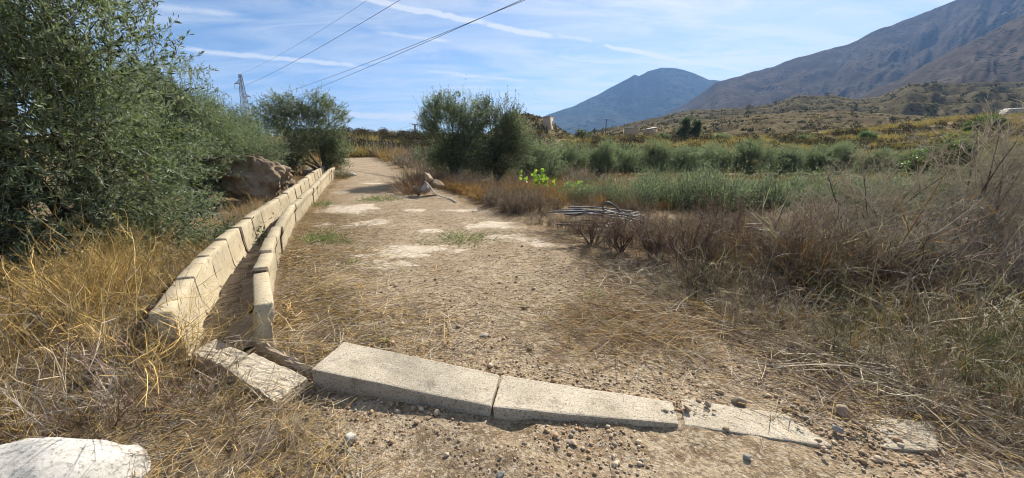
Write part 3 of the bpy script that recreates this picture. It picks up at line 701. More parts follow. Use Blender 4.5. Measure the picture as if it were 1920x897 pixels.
olive('olive_tree', 'dark two lobed olive standing where the channel ends', (-11.1, 20.6, h1(-11.1, 20.6)),
      [(-1.0, 0, 2.6, 1.5, 1.4, 1.35), (-.7, 0, 3.3, 1.1, 1.0, .85), (1.0, 0, 2.5, 1.35, 1.3, 1.4), (.9, 0, 3.3, .9, .9, .75), (1.7, .1, 1.8, .75, .9, 1.0), (-1.6, 0, 1.5, 1.0, 1.0, 1.1), (-.4, 0, 1.7, 1.0, 1.0, .8), (-1.1, -.3, .8, 1.2, .9, .8), (-1.9, -.3, .7, .9, .8, .7), (1.5, -.2, .9, .6, .8, .8), (-.2, -.5, 1.1, .6, .5, .6), (1.0, -.3, 1.4, .7, .6, .6)],
      4600, 12, .115, .42, 4, .15, stems=[(-.8, 0, -.1), (.9, .1, -.1)], cols=[(.055, .07, .034), (.07, .08, .04), (.045, .055, .03)])
olive('olive_tree', 'upright olive beside the rock pile, nearer the track', (-2.75, 18.2, h1(-2.75, 18.2)),
      [(0, 0, 2.0, 1.35, 1.3, 1.35), (-.8, 0, 2.5, .85, .9, 1.0), (.4, 0, 2.9, .9, .9, .9), (-.6, .1, 1.4, 1.1, 1.0, 1.0), (.3, -.2, 1.1, 1.2, 1.0, .8), (-.9, 0, 3.2, .42, .5, .6), (-.2, 0, 3.5, .5, .5, .5)],
      3000, 12, .11, .45, 5, .14, upb=.9)
olive('olive_tree', 'darker tall olive joined to the upright one on its far side', (-.75, 19.2, h1(-.75, 19.2)),
      [(0, 0, 2.1, 1.25, 1.2, 1.45), (-.5, 0, 3.2, .6, .7, .9), (.5, 0, 2.9, .75, .8, .95), (.9, 0, 1.8, .95, .9, 1.2), (-.1, -.2, 1.1, 1.2, 1.0, .9), (-.45, 0, 3.9, .3, .3, .5)],
      3000, 12, .11, .45, 6, .14, upb=1.0, cols=[(.05, .065, .033), (.065, .075, .04), (.045, .055, .03)])

# orchard row across the field
GRP_O = 'olives of the long orchard row across the field'
ORC = [(1006, 25, 1.06), (1062, 29.5, 1.02), (1118, 31, 1.0), (1172, 32.5, 1.0), (1228, 33, 1.0), (1284, 33, .96), (1340, 33.5, 1.05), (1404, 33, 1.02), (1462, 33.5, 1.0), (1518, 34, .97), (1572, 34, .95), (1626, 34.5, .9), (1680, 34.5, .88), (1736, 35, .88), (1850, 27, .95), (1925, 24, .98)]
ORD = ['first', 'second', 'third', 'fourth', 'fifth', 'sixth', 'seventh', 'eighth', 'ninth', 'tenth', 'eleventh', 'twelfth', 'thirteenth', 'fourteenth', 'fifteenth', 'sixteenth']
OL_G = [(0.105, 0.13, 0.072), (0.08, 0.105, 0.058), (0.13, 0.15, 0.088)]
protos = []
for v in range(3):
    r_ = np.random.default_rng(70 + v)
    bl = [(0, 0, 1.55, 1.7, 1.6, 1.35), (-.9, -.2, .75, 1.0, 1.0, .75), (.9, -.2, .75, 1.0, 1.0, .75), (0, -.5, .7, 1.1, .9, .7)] + [(r_.uniform(-1.1, 1.1), r_.uniform(-.9, .9), r_.uniform(1.0, 2.5), r_.uniform(.7, 1.0), r_.uniform(.7, 1.0), r_.uniform(.6, .95)) for _ in range(6)]
    protos.append(bl)
first = {}
for k, (px, Y, s_) in enumerate(ORC):
    p = at(px, Y); v = k % 3; lab = f'{ORD[k]} olive counted from the track in the long orchard row'
    if v not in first:
        t = olive('olive_tree', lab, tuple(p), protos[v], 1900, 11, .13, .5, 80 + v, .13, GRP_O, OL_G, .007, .85); s_ *= .9; t.scale = (s_, s_, s_ * .95); first[v] = t
    else:
        t = copy_thing(first[v], tuple(p), k * 1.7, (s_ * .95, s_ * .95, s_ * (.86 + .1 * math.sin(k * 2.1)))); t['label'] = lab

# young olive suckers in the field
GRP_Y = 'young olive bushes in front of the orchard row'
def sucker_bush(name, label, loc, hgt, wid, n, seed, group, cols, leafL=.07, lw=.2, per=16):
    r_ = np.random.default_rng(seed); t = empty(name, loc); tag(t, label, 'bush', group)
    a = r_.uniform(0, 6.28, n); q = r_.uniform(0, 1, n) ** .5
    P = np.stack([np.cos(a) * q * wid, np.sin(a) * q * wid * .8, np.full(n, -.03)], 1)
    D = nrmz(np.stack([np.cos(a) * q * .35, np.sin(a) * q * .35, np.ones(n)], 1) + .16 * r_.normal(size=(n, 3)))
    L = hgt * (1.08 - .4 * q) * r_.uniform(.6, 1.12, n)
    Ss = Soup(); smp = tubes(Ss, P, D, L, .007, .12 * r_.normal(size=(n, 3)), 4, 3, var((.13, .115, .075), n, r_), .7); Ss.obj('stems', M_BARK, t)
    m = n * per; i = np.repeat(np.arange(n), per); tt = r_.uniform(.15, 1, m); b, T = smp(i, tt)
    LD = nrmz(T * .8 + .75 * rvec(m, r_)); c = np.array(cols)[r_.integers(0, len(cols), n)][i] * (1 + .3 * r_.uniform(-1, 1, (m, 1)))
    # side shoots
    e = r_.integers(0, m, m // 3); b2 = b[e] + LD[e] * r_.uniform(.05, .16, (len(e), 1)); b = np.concatenate([b, b2]); LD = np.concatenate([LD, nrmz(LD[e] + .8 * rvec(len(e), r_))]); c = np.concatenate([c, c[e]])
    sz = leafL * r_.uniform(.6, 1.25, len(b)); Sl = Soup(); leaves(Sl, b, LD, sz, sz * lw, c, r_); Sl.obj('leaves', M_LEAF, t)
    return t
OL_Y = [(0.14, 0.17, 0.11), (0.105, 0.14, 0.085), (0.18, 0.205, 0.145)]
yb = []
for k, (px, Y, s_) in enumerate([(1085, 12.5, .75), (1135, 13.2, .85), (1185, 12.0, .95), (1235, 13.0, 1.0), (1285, 12.0, 1.05), (1335, 11.6, 1.12), (1385, 12.4, 1.1), (1435, 11.6, 1.08), (1485, 11.8, 1.05), (1540, 12.2, 1.0), (1590, 11.2, 1.0), (1640, 11.4, .98), (1690, 10.4, .95), (1220, 15.5, .95), (1400, 15.5, 1.0), (1310, 16, 1.0), (1500, 15.5, 1.0), (1640, 15, .95), (1715, 13, 1.0), (1765, 12.2, 1.05), (1825, 11.6, 1.1), (1890, 11.2, 1.1), (1760, 16, 1.05), (1850, 15.5, 1.05)]):
    p = at(px, Y); row = 'nearer' if k < 13 else 'rear'
    lab = f'{ORD[k if k < 13 else k - 13]} young olive bush counted from the track in the {row} row'
    if k < 3: yb.append(sucker_bush('young_olive_bush', lab, tuple(p), 1.15, .8, 230, 90 + k, GRP_Y, OL_Y)); yb[-1].scale = (s_,) * 3
    else:
        z_ = [.92, 1.15, .85, 1.28, 1.02, 1.2][k % 6]; t = copy_thing(yb[k % 3], tuple(p), k * 2.2, (s_ * 1.05, s_ * 1.05, s_ * z_)); t['label'] = lab

# bright green saplings, green bushes, pines
G_BR = [(.22, .34, .05), (.30, .40, .07), (.16, .27, .04)]
sucker_bush('leafy_sapling', 'tall bright lime green sapling lit through beside the orchard', tuple(at(1017, 15.2)), 1.35, .28, 16, 120, None, G_BR, .16, .75, 9)
for ch in kids(bpy.data.objects['leafy_sapling']): ch.data.materials[0] = M_GREEN if ch.name.startswith('leaves') else M_BARK
b = sucker_bush('leafy_bush', 'low yellow green bush on the orange weed mound', tuple(at(1078, 14.6)), .62, .36, 24, 121, None, G_BR, .13, .75, 8)
for ch in kids(b):
    if ch.name.startswith('leaves'): ch.data.materials[0] = M_GREEN
G_DK = [(.075, .13, .03), (.10, .16, .035), (.055, .10, .028)]
def green_bush(name, label, loc, blobs, ntw, per, leaf, seed, cols, mat=None, cat='bush', group=None, trunk=.1, lw=.5, upb=.5, tw=.4):
    t = olive(name, label, loc, blobs, ntw, per, leaf, tw, seed, trunk, group, cols, .01, upb, cat, lw=lw)
    for ch in kids(t):
        if ch.name.startswith('crown') and mat: ch.data.materials[0] = mat
    return t
green_bush('green_bush', 'vivid green broadleaf bush at the end of the orchard row', tuple(at(1752, 27)), [(0, 0, 1.1, 1.1, 1.0, 1.0), (.9, 0, 1.7, .9, .8, .8), (-.9, 0, .8, .9, .8, .8), (1.7, 0, 1.9, .6, .6, .55)], 900, 10, .2, 130, G_DK, M_GREEN)
green_bush('green_bush', 'rounded green bush on top of the terraces', tuple(at(1843, 78)), [(0, 0, 1.4, 2.4, 2.0, 1.6), (1.2, 0, 1.7, 1.8, 1.6, 1.5), (-1.8, 0, 1.0, 1.5, 1.3, 1.1)], 900, 9, .34, 131, G_DK, M_GREEN, tw=.6)
green_bush('green_bush', 'yellow green bush below the rounded one on the terraces', tuple(at(1795, 72)), [(0, 0, .8, 2.6, 1.4, 1.1), (1.5, 0, 1.2, 1.3, 1.2, .9)], 500, 9, .3, 132, [(.20, .21, .05), (.25, .24, .07)], M_GREEN, tw=.6)
G_PN = [(.035, .05, .024), (.045, .06, .028), (.03, .042, .02)]
for px, Y, s_, lab in ((1281, 92, 1.0, 'taller dark pine of the pair on the terrace crest'), (1302, 93, .9, 'shorter dark pine of the pair on the terrace crest')):
    green_bush('pine_tree', lab, tuple(at(px, Y)), [(0, 0, 2.4 * s_, 1.3, 1.3, 1.7 * s_), (.2, 0, 3.7 * s_, .9, .9, 1.1 * s_), (-.4, 0, 1.3, 1.2, 1.2, 1.0)], 700, 9, .34, 140 + px, G_PN, None, 'tree', 'pines on the terrace crest', .15, .3, .6, .5)
for px, Y, w, hh, cols, lab in ((1090, 88, 1.9, 2.6, G_PN, 'dark rounded bush standing alone near the utility pole'), (1243, 88, 1.6, 1.7, OL_A, 'grey green bush just before the pine pair'), (1354, 86, 1.8, 1.6, OL_A, 'round grey green bush past the pines'),
                               (1352, 62, 1.0, .9, G_DK, 'low green bush below the round grey one'), (1508, 80, 1.6, 1.3, OL_A, 'low olive green bush midway along the terrace crest'), (1625, 78, 1.5, 1.5, G_DK, 'small green bush on the crest of the straw terraces'),
                               (1297, 60, 1.5, 1.2, OL_A, 'dark low bush on the terrace slope under the pines')):
    green_bush('round_bush', lab, tuple(at(px, Y)), [(0, 0, hh * .5, w, w * .8, hh * .55), (w * .5, 0, hh * .4, w * .6, w * .5, hh * .45), (-w * .3, 0, hh * .75, w * .6, w * .5, hh * .3)], 420, 8, .26, 150 + px, cols, None, 'bush', 'bushes dotted over the terraces', .08, .35, .5, .4)

# ------------------------------------------------------------------ dry plants
C_RED = [(.185, .122, .098), (.225, .152, .115), (.15, .105, .09), (.27, .185, .13)]
C_GREY = [(.30, .255, .205), (.37, .315, .255), (.23, .19, .155)]
C_GOLD = [(.48, .32, .11), (.55, .39, .15), (.38, .25, .09), (.28, .195, .085)]
C_ORNG = [(.34, .19, .08), (.40, .235, .10), (.28, .16, .075)]
C_PALE = [(.56, .47, .33), (.64, .55, .40), (.46, .37, .25), (.38, .30, .20)]
def pick(cols, n, r_, amt=.25): return np.clip(np.array(cols)[r_.integers(0, len(cols), n)] * (1 + amt * r_.uniform(-1, 1, (n, 1))), .01, .9)
def weed_template(r_, hgt, spread, n1, k2, k3, cols, r0=.0035, s1=3, droop=.2, fine=2, upr=1.0, ln2=.4, ln3=.2):
    """a dry weed: stems from the root, twigs from the stems, fine twigs from those"""
    S = Soup()
    a = r_.uniform(0, 6.28, n1); q = r_.uniform(.1, 1, n1)
    P = np.stack([np.cos(a) * q * spread * .25, np.sin(a) * q * spread * .25, np.full(n1, -.02)], 1)
    D = nrmz(np.stack([np.cos(a) * q * spread, np.sin(a) * q * spread, np.full(n1, upr)], 1) + .18 * r_.normal(size=(n1, 3)))
    L = hgt * r_.uniform(.55, 1.1, n1)
    B = droop * r_.normal(size=(n1, 3)) + np.array([0, 0, -droop * .5])
    c1 = pick(cols, n1, r_)
    s = tubes(S, P, D, L, r0 * r_.uniform(.7, 1.3, n1), B, 4, s1, c1, .7)
    n2 = n1 * k2; i = np.repeat(np.arange(n1), k2); b, T = s(i, r_.uniform(.25, 1, n2))
    D2 = nrmz(T * .7 + .75 * rvec(n2, r_) + [0, 0, .25]); L2 = hgt * ln2 * r_.uniform(.35, 1.1, n2); c2 = np.clip(c1[i] * r_.uniform(.8, 1.25, (n2, 1)), 0, .9)
    s2 = tubes(S, b, D2, L2, r0 * .6, droop * 1.1 * r_.normal(size=(n2, 3)), 3 if fine > 1 else 2, 2 if s1 < 4 else 3, c2, .6)
    if k3:
        n3 = n2 * k3; i3 = np.repeat(np.arange(n2), k3); b, T = s2(i3, r_.uniform(.3, 1, n3))
        D3 = nrmz(T * .6 + .9 * rvec(n3, r_) + [0, 0, .2]); tubes(S, b, D3, hgt * ln3 * r_.uniform(.3, 1.1, n3), r0 * .42, .2 * r_.normal(size=(n3, 3)), 1, 2, np.clip(c2[i3] * r_.uniform(.8, 1.3, (n3, 1)), 0, .9), .5)
    return S.arrays()
def scatter(S, temps, X, Y, sc, r_, lean=None, zoff=0.0, colmul=None):
    Z = h(X, Y)
    for k in range(len(X)):
        V, Q, T, C = temps[r_.integers(len(temps))]
        a = r_.uniform(0, 6.28); c, s_ = math.cos(a), math.sin(a)
        W = V @ np.array([[c, s_, 0], [-s_, c, 0], [0, 0, 1]], np.float32) * sc[k] * np.array([1, 1, r_.uniform(.8, 1.15)])
        if lean is not None: W[:, :2] += W[:, 2:3] * (lean + r_.normal(0, .15, 2))
        m = r_.uniform(.75, 1.2) if colmul is None else colmul[k]
        S.add(W + [X[k], Y[k], Z[k] + zoff], Q, T, np.clip(C * m, 0, .95))

# --- golden dry weeds left of the channel mouth
def weeds_left():
    r_ = np.random.default_rng(301)
    near = [weed_template(r_, .72, .65, 9, 5, 3, C_GOLD + C_PALE[2:] + C_GREY[:1], .0038, 3, .28) for _ in range(5)]
    grey = [weed_template(r_, .38, 1.0, 12, 7, 4, C_GREY + C_RED[:2], .003, 3, .3) for _ in range(4)] + [weed_template(r_, .45, .9, 12, 6, 3, [(.16, .11, .06), (.12, .09, .05), (.2, .15, .08)], .0036, 3, .3) for _ in range(3)]
    thick = [weed_template(r_, .8, .9, 4, 4, 2, C_PALE[2:] + C_GOLD, .0055, 3, .3) for _ in range(5)]
    S = Soup(); n = 330
    Y = r_.uniform(1.05, 5.2, n); X = r_.uniform(-5.2, -.75, n)
    lim = np.where(Y < 2.75, np.interp(Y, [1, 1.6, 2.2, 2.75], [-.75, -1.0, -1.45, -2.35]), np.interp(Y, [2.75, 5.2], [-2.95, -4.35]))
    ok = (X < lim) & (X > -1.5 * Y - 1.0) & ((X + 2.28) ** 2 / .30 + (Y - 1.42) ** 2 / .2 > 1)
    ok &= ~((Y < 1.3) & (X < -1.6))
    X = X[ok]; Y = Y[ok]; g = r_.uniform(0, 1, len(X)) < .52
    sc = r_.uniform(.6, 1.15, len(X)) * np.where(Y < 1.9, .62, 1.0)
    sc = sc * np.clip(.55 + (lim[ok] - X) * .6, .55, 1.1)
    scatter(S, near, X[~g], Y[~g], sc[~g], r_); scatter(S, grey, X[g], Y[g], sc[g] * 1.05, r_)
    e = r_.choice(len(X), 34, replace=False); scatter(S, thick, X[e], Y[e], sc[e], r_)
    # taller golden stand by the olive
    tall = [weed_template(r_, 1.02, .5, 13, 6, 3, C_GOLD, .0042, 3, .18, upr=1.6) for _ in range(4)]
    n = 46; Y = r_.uniform(3.0, 5.0, n); X = np.interp(Y, [3.0, 5.0], [-3.5, -5.0]) - r_.gamma(1.5, .45, n)
    scatter(S, tall, X, Y, r_.uniform(.6, 1.0, n), r_)
    o = S.obj('dry_weeds', M_DRY); tag(o, 'golden tangled dry weeds covering the ground beside the channel mouth', 'weeds', kind='stuff')
weeds_left()

# --- straw litter lying on the ground
def litter():
    r_ = np.random.default_rng(302); S = Soup()
    def lay(X, Y, cols, Lm, rad, zl=.015, lift=.1, seg=2, jit=.18):
        n = len(X); a = r_.uniform(0, 6.28, n); L = Lm * r_.lognormal(0, .45, n)
        D = nrmz(np.stack([np.cos(a), np.sin(a), lift * r_.normal(size=n)], 1)); B = jit * r_.normal(size=(n, 3)) * [1, 1, .25]
        P = np.stack([X, Y, h(X, Y) + zl * r_.uniform(.2, 1.6, n)], 1)
        tubes(S, P, D, L, rad * r_.uniform(.6, 1.3, n), B, seg, 3, pick(cols, n, r_, .35), .4)
    n = 15000; Y = r_.uniform(2.7, 10, n) ** 1.0; q = r_.gamma(1.3, .62, n); X = RL(Y) + .12 + q
    ok = (vnoise(X / .5, Y / .5, 61) + .35 * np.exp(-q) > .38) & (X < ER(Y)); lay(X[ok], Y[ok], C_GOLD + C_PALE + C_RED[:2], .11, .0023, .03)
    n = 11000; Y = r_.uniform(1.7, 8, n); q = r_.gamma(1.5, .36, n); X = ER(Y) + .55 - q
    ok = (vnoise(X / .45, Y / .45, 62) + .3 * np.exp(-q) > .4) & (X > RL(Y)); lay(X[ok], Y[ok], C_PALE + C_GOLD + C_GREY + C_RED[:2], .13, .0024, .035)
    n = 5000; Y = r_.uniform(1.1, 3.0, n); X = r_.uniform(-2.4, -.2, n); ok = X < np.interp(Y, [1, 1.6, 2.2, 3], [-.35, -.65, -1.2, -1.6]); lay(X[ok], Y[ok], C_GOLD + C_PALE + C_GREY, .13, .0022, .04, .2)
    n = 8000; Y = r_.gamma(2.2, 2.2, n) + 2; X = r_.uniform(-6, 3, n); ok = (X > RL(Y)) & (X < ER(Y)) & (vnoise(X / .6, Y / .6, 64) > .42) & (Y < 20); lay(X[ok], Y[ok], C_GOLD + C_RED + C_GREY, .06, .0019, .01)
    n = 2300; Y = r_.uniform(1.75, 5.5, n); X = ER(Y) + .85 - r_.gamma(1.4, .38, n); ok = (vnoise(X / .5, Y / .5, 66) > .36) & ((Y > 2.5) | (X > 2.5)); lay(X[ok], Y[ok], C_PALE + C_PALE + C_GREY, .26, .0038, .06, .22, 3, .3)
    n = 2200; Y = r_.uniform(2.8, 6.5, n); X = RL(Y) + .1 + r_.gamma(1.3, .5, n); ok = vnoise(X / .45, Y / .45, 67) > .35; lay(X[ok], Y[ok], C_PALE + C_GOLD, .2, .0034, .05, .2, 3, .3)
    # dead stems caught inside the channel
    n = 900; Y = r_.uniform(2.9, 12, n); X = RL(Y) - .36 + r_.normal(0, .07, n); a = r_.uniform(0, 6.28, n)
    tubes(S, np.stack([X, Y, h_road(Y) + .05 + .05 * r_.uniform(0, 1, n)], 1), nrmz(np.stack([np.cos(a), np.sin(a) * 1.6, .25 * r_.normal(size=n)], 1)), .16 * r_.lognormal(0, .4, n), .003, .2 * r_.normal(size=(n, 3)), 2, 3, pick(C_PALE + C_GREY + C_RED, n, r_, .35), .4)
    # patch of combed straw mid right of the track
    n = 5200; c = gnd(1190, 610); X = c[0] + r_.normal(0, .42, n); Y = c[1] + r_.normal(0, .34, n); lay(X, Y, C_GOLD + C_PALE + C_ORNG, .14, .0021, .05, .22)
    o = S.obj('straw_litter', M_DRY); tag(o, 'fallen straw and broken stems littering the track edges', 'straw', kind='stuff')
litter()

# --- arching pale weeds at the right of the track
def weeds_right():
    r_ = np.random.default_rng(303); S = Soup()
    pale = [weed_template(r_, .58, 1.5, 11, 3, 2, C_PALE + C_GOLD[:1], .0065, 3, .45, upr=.75) for _ in range(6)]
    herb = [weed_template(r_, .5, .8, 16, 7, 3, [(.12, .13, .06), (.15, .14, .07), (.10, .09, .05)], .004, 3, .25) for _ in range(4)]
    mixd = [weed_template(r_, .55, .9, 11, 5, 3, C_PALE[2:] + C_GREY + C_RED, .004, 3, .3) for _ in range(5)]
    n = 230; Y = r_.uniform(1.75, 4.6, n); X = ER(Y) + .1 + r_.gamma(1.5, .75, n)
    ok = (X < 1.55 * Y + 1.0); X = X[ok]; Y = Y[ok]; e = X - ER(Y)
    sc = np.clip(.45 + e * .35, .45, 1.15) * r_.uniform(.7, 1.15, len(X)); u3 = r_.uniform(0, 1, len(X)); g = u3 < .6; g2 = (u3 > .84) & (e > .5)
    scatter(S, herb, X[g2], Y[g2], sc[g2] * 1.1, r_); X, Y, sc, g = X[~g2], Y[~g2], sc[~g2], g[~g2]
    scatter(S, pale, X[g], Y[g], sc[g] * .9, r_); scatter(S, mixd, X[~g], Y[~g], sc[~g], r_)
    o = S.obj('dry_weeds', M_DRY); tag(o, 'bleached arching dry weeds at the track edge before the bare shrubs', 'weeds', kind='stuff')
weeds_right()

# --- reddish scrub thicket
def scrub_right():
    r_ = np.random.default_rng(304); S = Soup()
    red = [weed_template(r_, .62, .55, 15, 5, 3, c_, .0046, 3, .18, upr=1.3) for c_ in (C_RED, C_RED + C_ORNG, C_RED[:1] + [(.10, .075, .06), (.07, .055, .045)], C_ORNG + C_RED[3:], C_RED + C_GREY[:1], C_RED[2:] + [(.09, .08, .05)])]
    bold = [weed_template(r_, .75, 1.0, 4, 4, 3, C_PALE + C_ORNG + C_GREY, .0075, 3, .35) for _ in range(6)]
    gry = [weed_template(r_, .6, .7, 12, 5, 3, C_RED[:1] + C_GREY, .0046, 3, .22, upr=1.1) for _ in range(4)]
    farr = [weed_template(r_, .62, .6, 16, 5, 2, C_RED + C_GREY[:1], .0075, 2, .16, 1, 1.3) for _ in range(6)]
    orng = [weed_template(r_, .5, .6, 18, 5, 2, C_ORNG + C_GOLD[:1], .007, 2, .2, 1, 1.2) for _ in range(5)]
    n = 600; Y = 3.6 + 6.4 * r_.uniform(0, 1, n) ** .8; X = ER(Y) + .15 + r_.uniform(0, 1, n) ** .8 * (1.9 + 1.15 * np.maximum(Y - 4, 0) + 3.0 * sstep(9, 4, Y))
    ok = (X < 1.5 * Y + .8) & (vnoise(X / .8, Y / .8, 71) > .22) & (((X - 2.0) / 1.0) ** 2 + ((Y - 8.0) / .5) ** 2 > 1); X = X[ok]; Y = Y[ok]; e = X - ER(Y)
    sc = np.clip(.5 + .4 * e, .5, 1.15) * r_.uniform(.75, 1.15, len(X)) * 1.0; pxs = colpx(X, Y, 0); hm = (CAMH - (np.interp(pxs, [1400, 1650], [404, 350]) - 300) / 700 * Y) / .68; keep = hm > .22; X, Y, e, sc, hm = X[keep], Y[keep], e[keep], sc[keep], hm[keep]; sc = np.minimum(sc, hm * r_.uniform(.75, 1.05, len(X))) * (.62 + .6 * vnoise(X / .9, Y / .9, 74)); cm = (.55 + .85 * vnoise(X / .8, Y / .8, 75)) * r_.uniform(.8, 1.2, len(X)); g = vnoise(X / 1.1 + 4, Y / 1.1, 76) + r_.uniform(-.2, .2, len(X)) + .10 * sstep(2.5, 5.5, X) < .52
    scatter(S, red, X[g], Y[g], sc[g], r_, colmul=cm[g]); scatter(S, gry, X[~g], Y[~g], sc[~g], r_, colmul=cm[~g])
    e = r_.choice(len(X), 110, replace=False); scatter(S, bold, X[e], Y[e], sc[e] * .95, r_)
    # pale grey weeds below the upright olive, orange on the mound
    n = 260; Y = r_.uniform(10, 17, n); X = ER(Y) + .2 + r_.gamma(1.6, .9, n); g = vnoise(X / 1.5, Y / 1.5, 73) > .5
    scatter(S, farr, X[g], Y[g], r_.uniform(.6, .95, g.sum()), r_); scatter(S, orng, X[~g], Y[~g], r_.uniform(.55, .9, (~g).sum()), r_)
    n = 300; Y = r_.uniform(11.5, 19, n); X = r_.uniform(-.3, 5.2, n); scatter(S, orng, X, Y, r_.uniform(.5, .95, n), r_)
    n = 1000; Y = r_.uniform(13, 32, n); X = r_.uniform(2, 1.35 * 32, n); ok = X < 1.4 * Y + 2; scatter(S, orng, X[ok], Y[ok], r_.uniform(.5, .9, ok.sum()), r_)
    n = 420; Y = r_.uniform(7.4, 11, n); X = ER(Y) + .6 + r_.uniform(0, 11, n); hm = (CAMH - (408 - 300) / 700 * Y) / .68; ok = X < 1.4 * Y
    scatter(S, farr, X[ok], Y[ok], np.clip(hm[ok], .22, .7) * r_.uniform(.7, 1.0, ok.sum()), r_)
    o = S.obj('dry_scrub', M_TWIG); tag(o, 'reddish brown dry scrub thicket along the far edge of the track', 'scrub', kind='stuff')
scrub_right()

# --- scrub on the slope behind, on the bank of the olives and over the terraces
def scrub_far():
    r_ = np.random.default_rng(305); S = Soup(); S2 = Soup()
    br = [weed_template(r_, .62, .8, 20, 4, 0, C_RED + C_GREY, .013, 2, .18, 1, 1.0) for _ in range(5)]
    og = [weed_template(r_, .55, .7, 20, 4, 0, C_ORNG + C_GOLD, .012, 2, .2, 1, 1.0) for _ in range(5)]
    n = 620; Y = r_.uniform(19, 62, n); X = ER(np.minimum(Y, 46)) + .4 + r_.uniform(0, 1, n) ** 1.2 * (9 + .2 * Y); X = np.where(Y > 44, r_.uniform(-34, 0, n), X)
    ok = vnoise(X / 3, Y / 3, 81) > .25; X = X[ok]; Y = Y[ok]; g = vnoise(X / 4, Y / 4, 83) + .1 > .5
    s = (.8 + .022 * Y) * r_.uniform(.7, 1.3, len(X)); scatter(S, br, X[g], Y[g], s[g], r_); scatter(S, og, X[~g], Y[~g], s[~g], r_)
    n = 150; Y = r_.uniform(20, 44, n); X = RL(Y) - .3 - r_.gamma(1.6, 1.3, n); scatter(S, og, X, Y, r_.uniform(.7, 1.3, n), r_)
    # weeds around the boulder and along the outer side of the channel
    fine = [weed_template(r_, .45, .8, 14, 5, 2, C_GOLD + C_ORNG + C_GREY, .004, 2, .25) for _ in range(5)]
    n = 150; Y = r_.uniform(5.2, 18, n); X = RL(Y) - .98 - r_.gamma(1.4, .35, n) - .02 * Y; scatter(S, fine, X, Y, r_.uniform(.45, .95, n), r_)
    n = 90; Y = r_.uniform(6, 19, n); X = RL(Y) + .15 + r_.gamma(1.3, .12, n); scatter(S, fine, X, Y, r_.uniform(.2, .45, n), r_)
    o = S.obj('dry_scrub', M_DRY); tag(o, 'brown and orange scrub on the slope where the track climbs', 'scrub', kind='stuff')
    # terraces: tussocks of straw, dark shrubs on the risers
    def tuft(cols, nl, hgt, spread, wd):
        T = Soup(); P = r_.normal(0, spread * .35, (nl, 3)) * [1, 1, 0]; a = nrmz(P * 1.0 + 1e-3)
        D = nrmz(np.stack([P[:, 0] * 1.3, P[:, 1] * 1.3, np.full(nl, hgt)], 1) + .3 * r_.normal(size=(nl, 3))); tubes(T, P, D, hgt * r_.uniform(.6, 1.2, nl), wd, .25 * r_.normal(size=(nl, 3)), 2, 2, pick(cols, nl, r_), .7); return T.arrays()
    def shrub(cols, nl, hgt, rad, ls):
        T = Soup(); P = rvec(nl, r_) * (r_.uniform(.3, 1, nl) ** .4)[:, None] * [rad, rad, hgt * .55] + [0, 0, hgt * .45]; P[:, 2] = np.abs(P[:, 2]); sz = ls * r_.uniform(.6, 1.3, nl)
        leaves(T, P, nrmz(rvec(nl, r_) + [0, 0, .5]), sz, sz * .55, pick(cols, nl, r_, .35), r_); return T.arrays()
    straw = [tuft([(.47, .35, .15), (.54, .40, .175), (.38, .29, .125), (.33, .28, .10)], 70, .75, .6, .035) for _ in range(6)]
    dark = [shrub([(.085, .07, .045), (.06, .058, .036), (.11, .085, .052)], 150, 1.15, .95, .22) for _ in range(6)]
    grn = [shrub([(.12, .135, .055), (.15, .155, .06)], 120, .8, .7, .2) for _ in range(4)]
    n = 9500; Y = 38 + 70 * r_.uniform(0, 1, n) ** 1.1; X = r_.uniform(-.62, 1.5, n) * Y
    px = colpx(X, Y, h(X, Y)); ok = (px > 560) & (px < 2000); X = X[ok]; Y = Y[ok]
    e = .6; slope = (h_base(X, Y + e) - h_base(X, Y - e)) / (2 * e); nz = vnoise(X / 5, Y / 3, 87); n2 = vnoise(X / 9, Y / 9, 89)
    dk = (slope > .22) & (nz > .3) | (nz > .74); leftside = X < np.interp(Y, [38, 110], [4, 14]); dk = dk | (leftside & (nz > .42)); gr = ~dk & (n2 > .66) & (nz > .5) & ~leftside; st = ~dk & ~gr & (~leftside | (nz < .25))
    S2f = lambda tm, m, lo, hi: scatter(S2, tm, X[m], Y[m], r_.uniform(lo, hi, m.sum()), r_)
    S2f(straw, st & (r_.uniform(size=len(X)) < .5), .7, 1.5); S2f(dark, dk & (r_.uniform(size=len(X)) < .45), .6, 1.5); S2f(grn, gr & (r_.uniform(size=len(X)) < .45), .6, 1.3)
    o = S2.obj('terrace_scrub', M_NEEDLE); tag(o, 'straw tussocks and dark shrubs covering the stepped terraces', 'scrub', kind='stuff')
scrub_far()

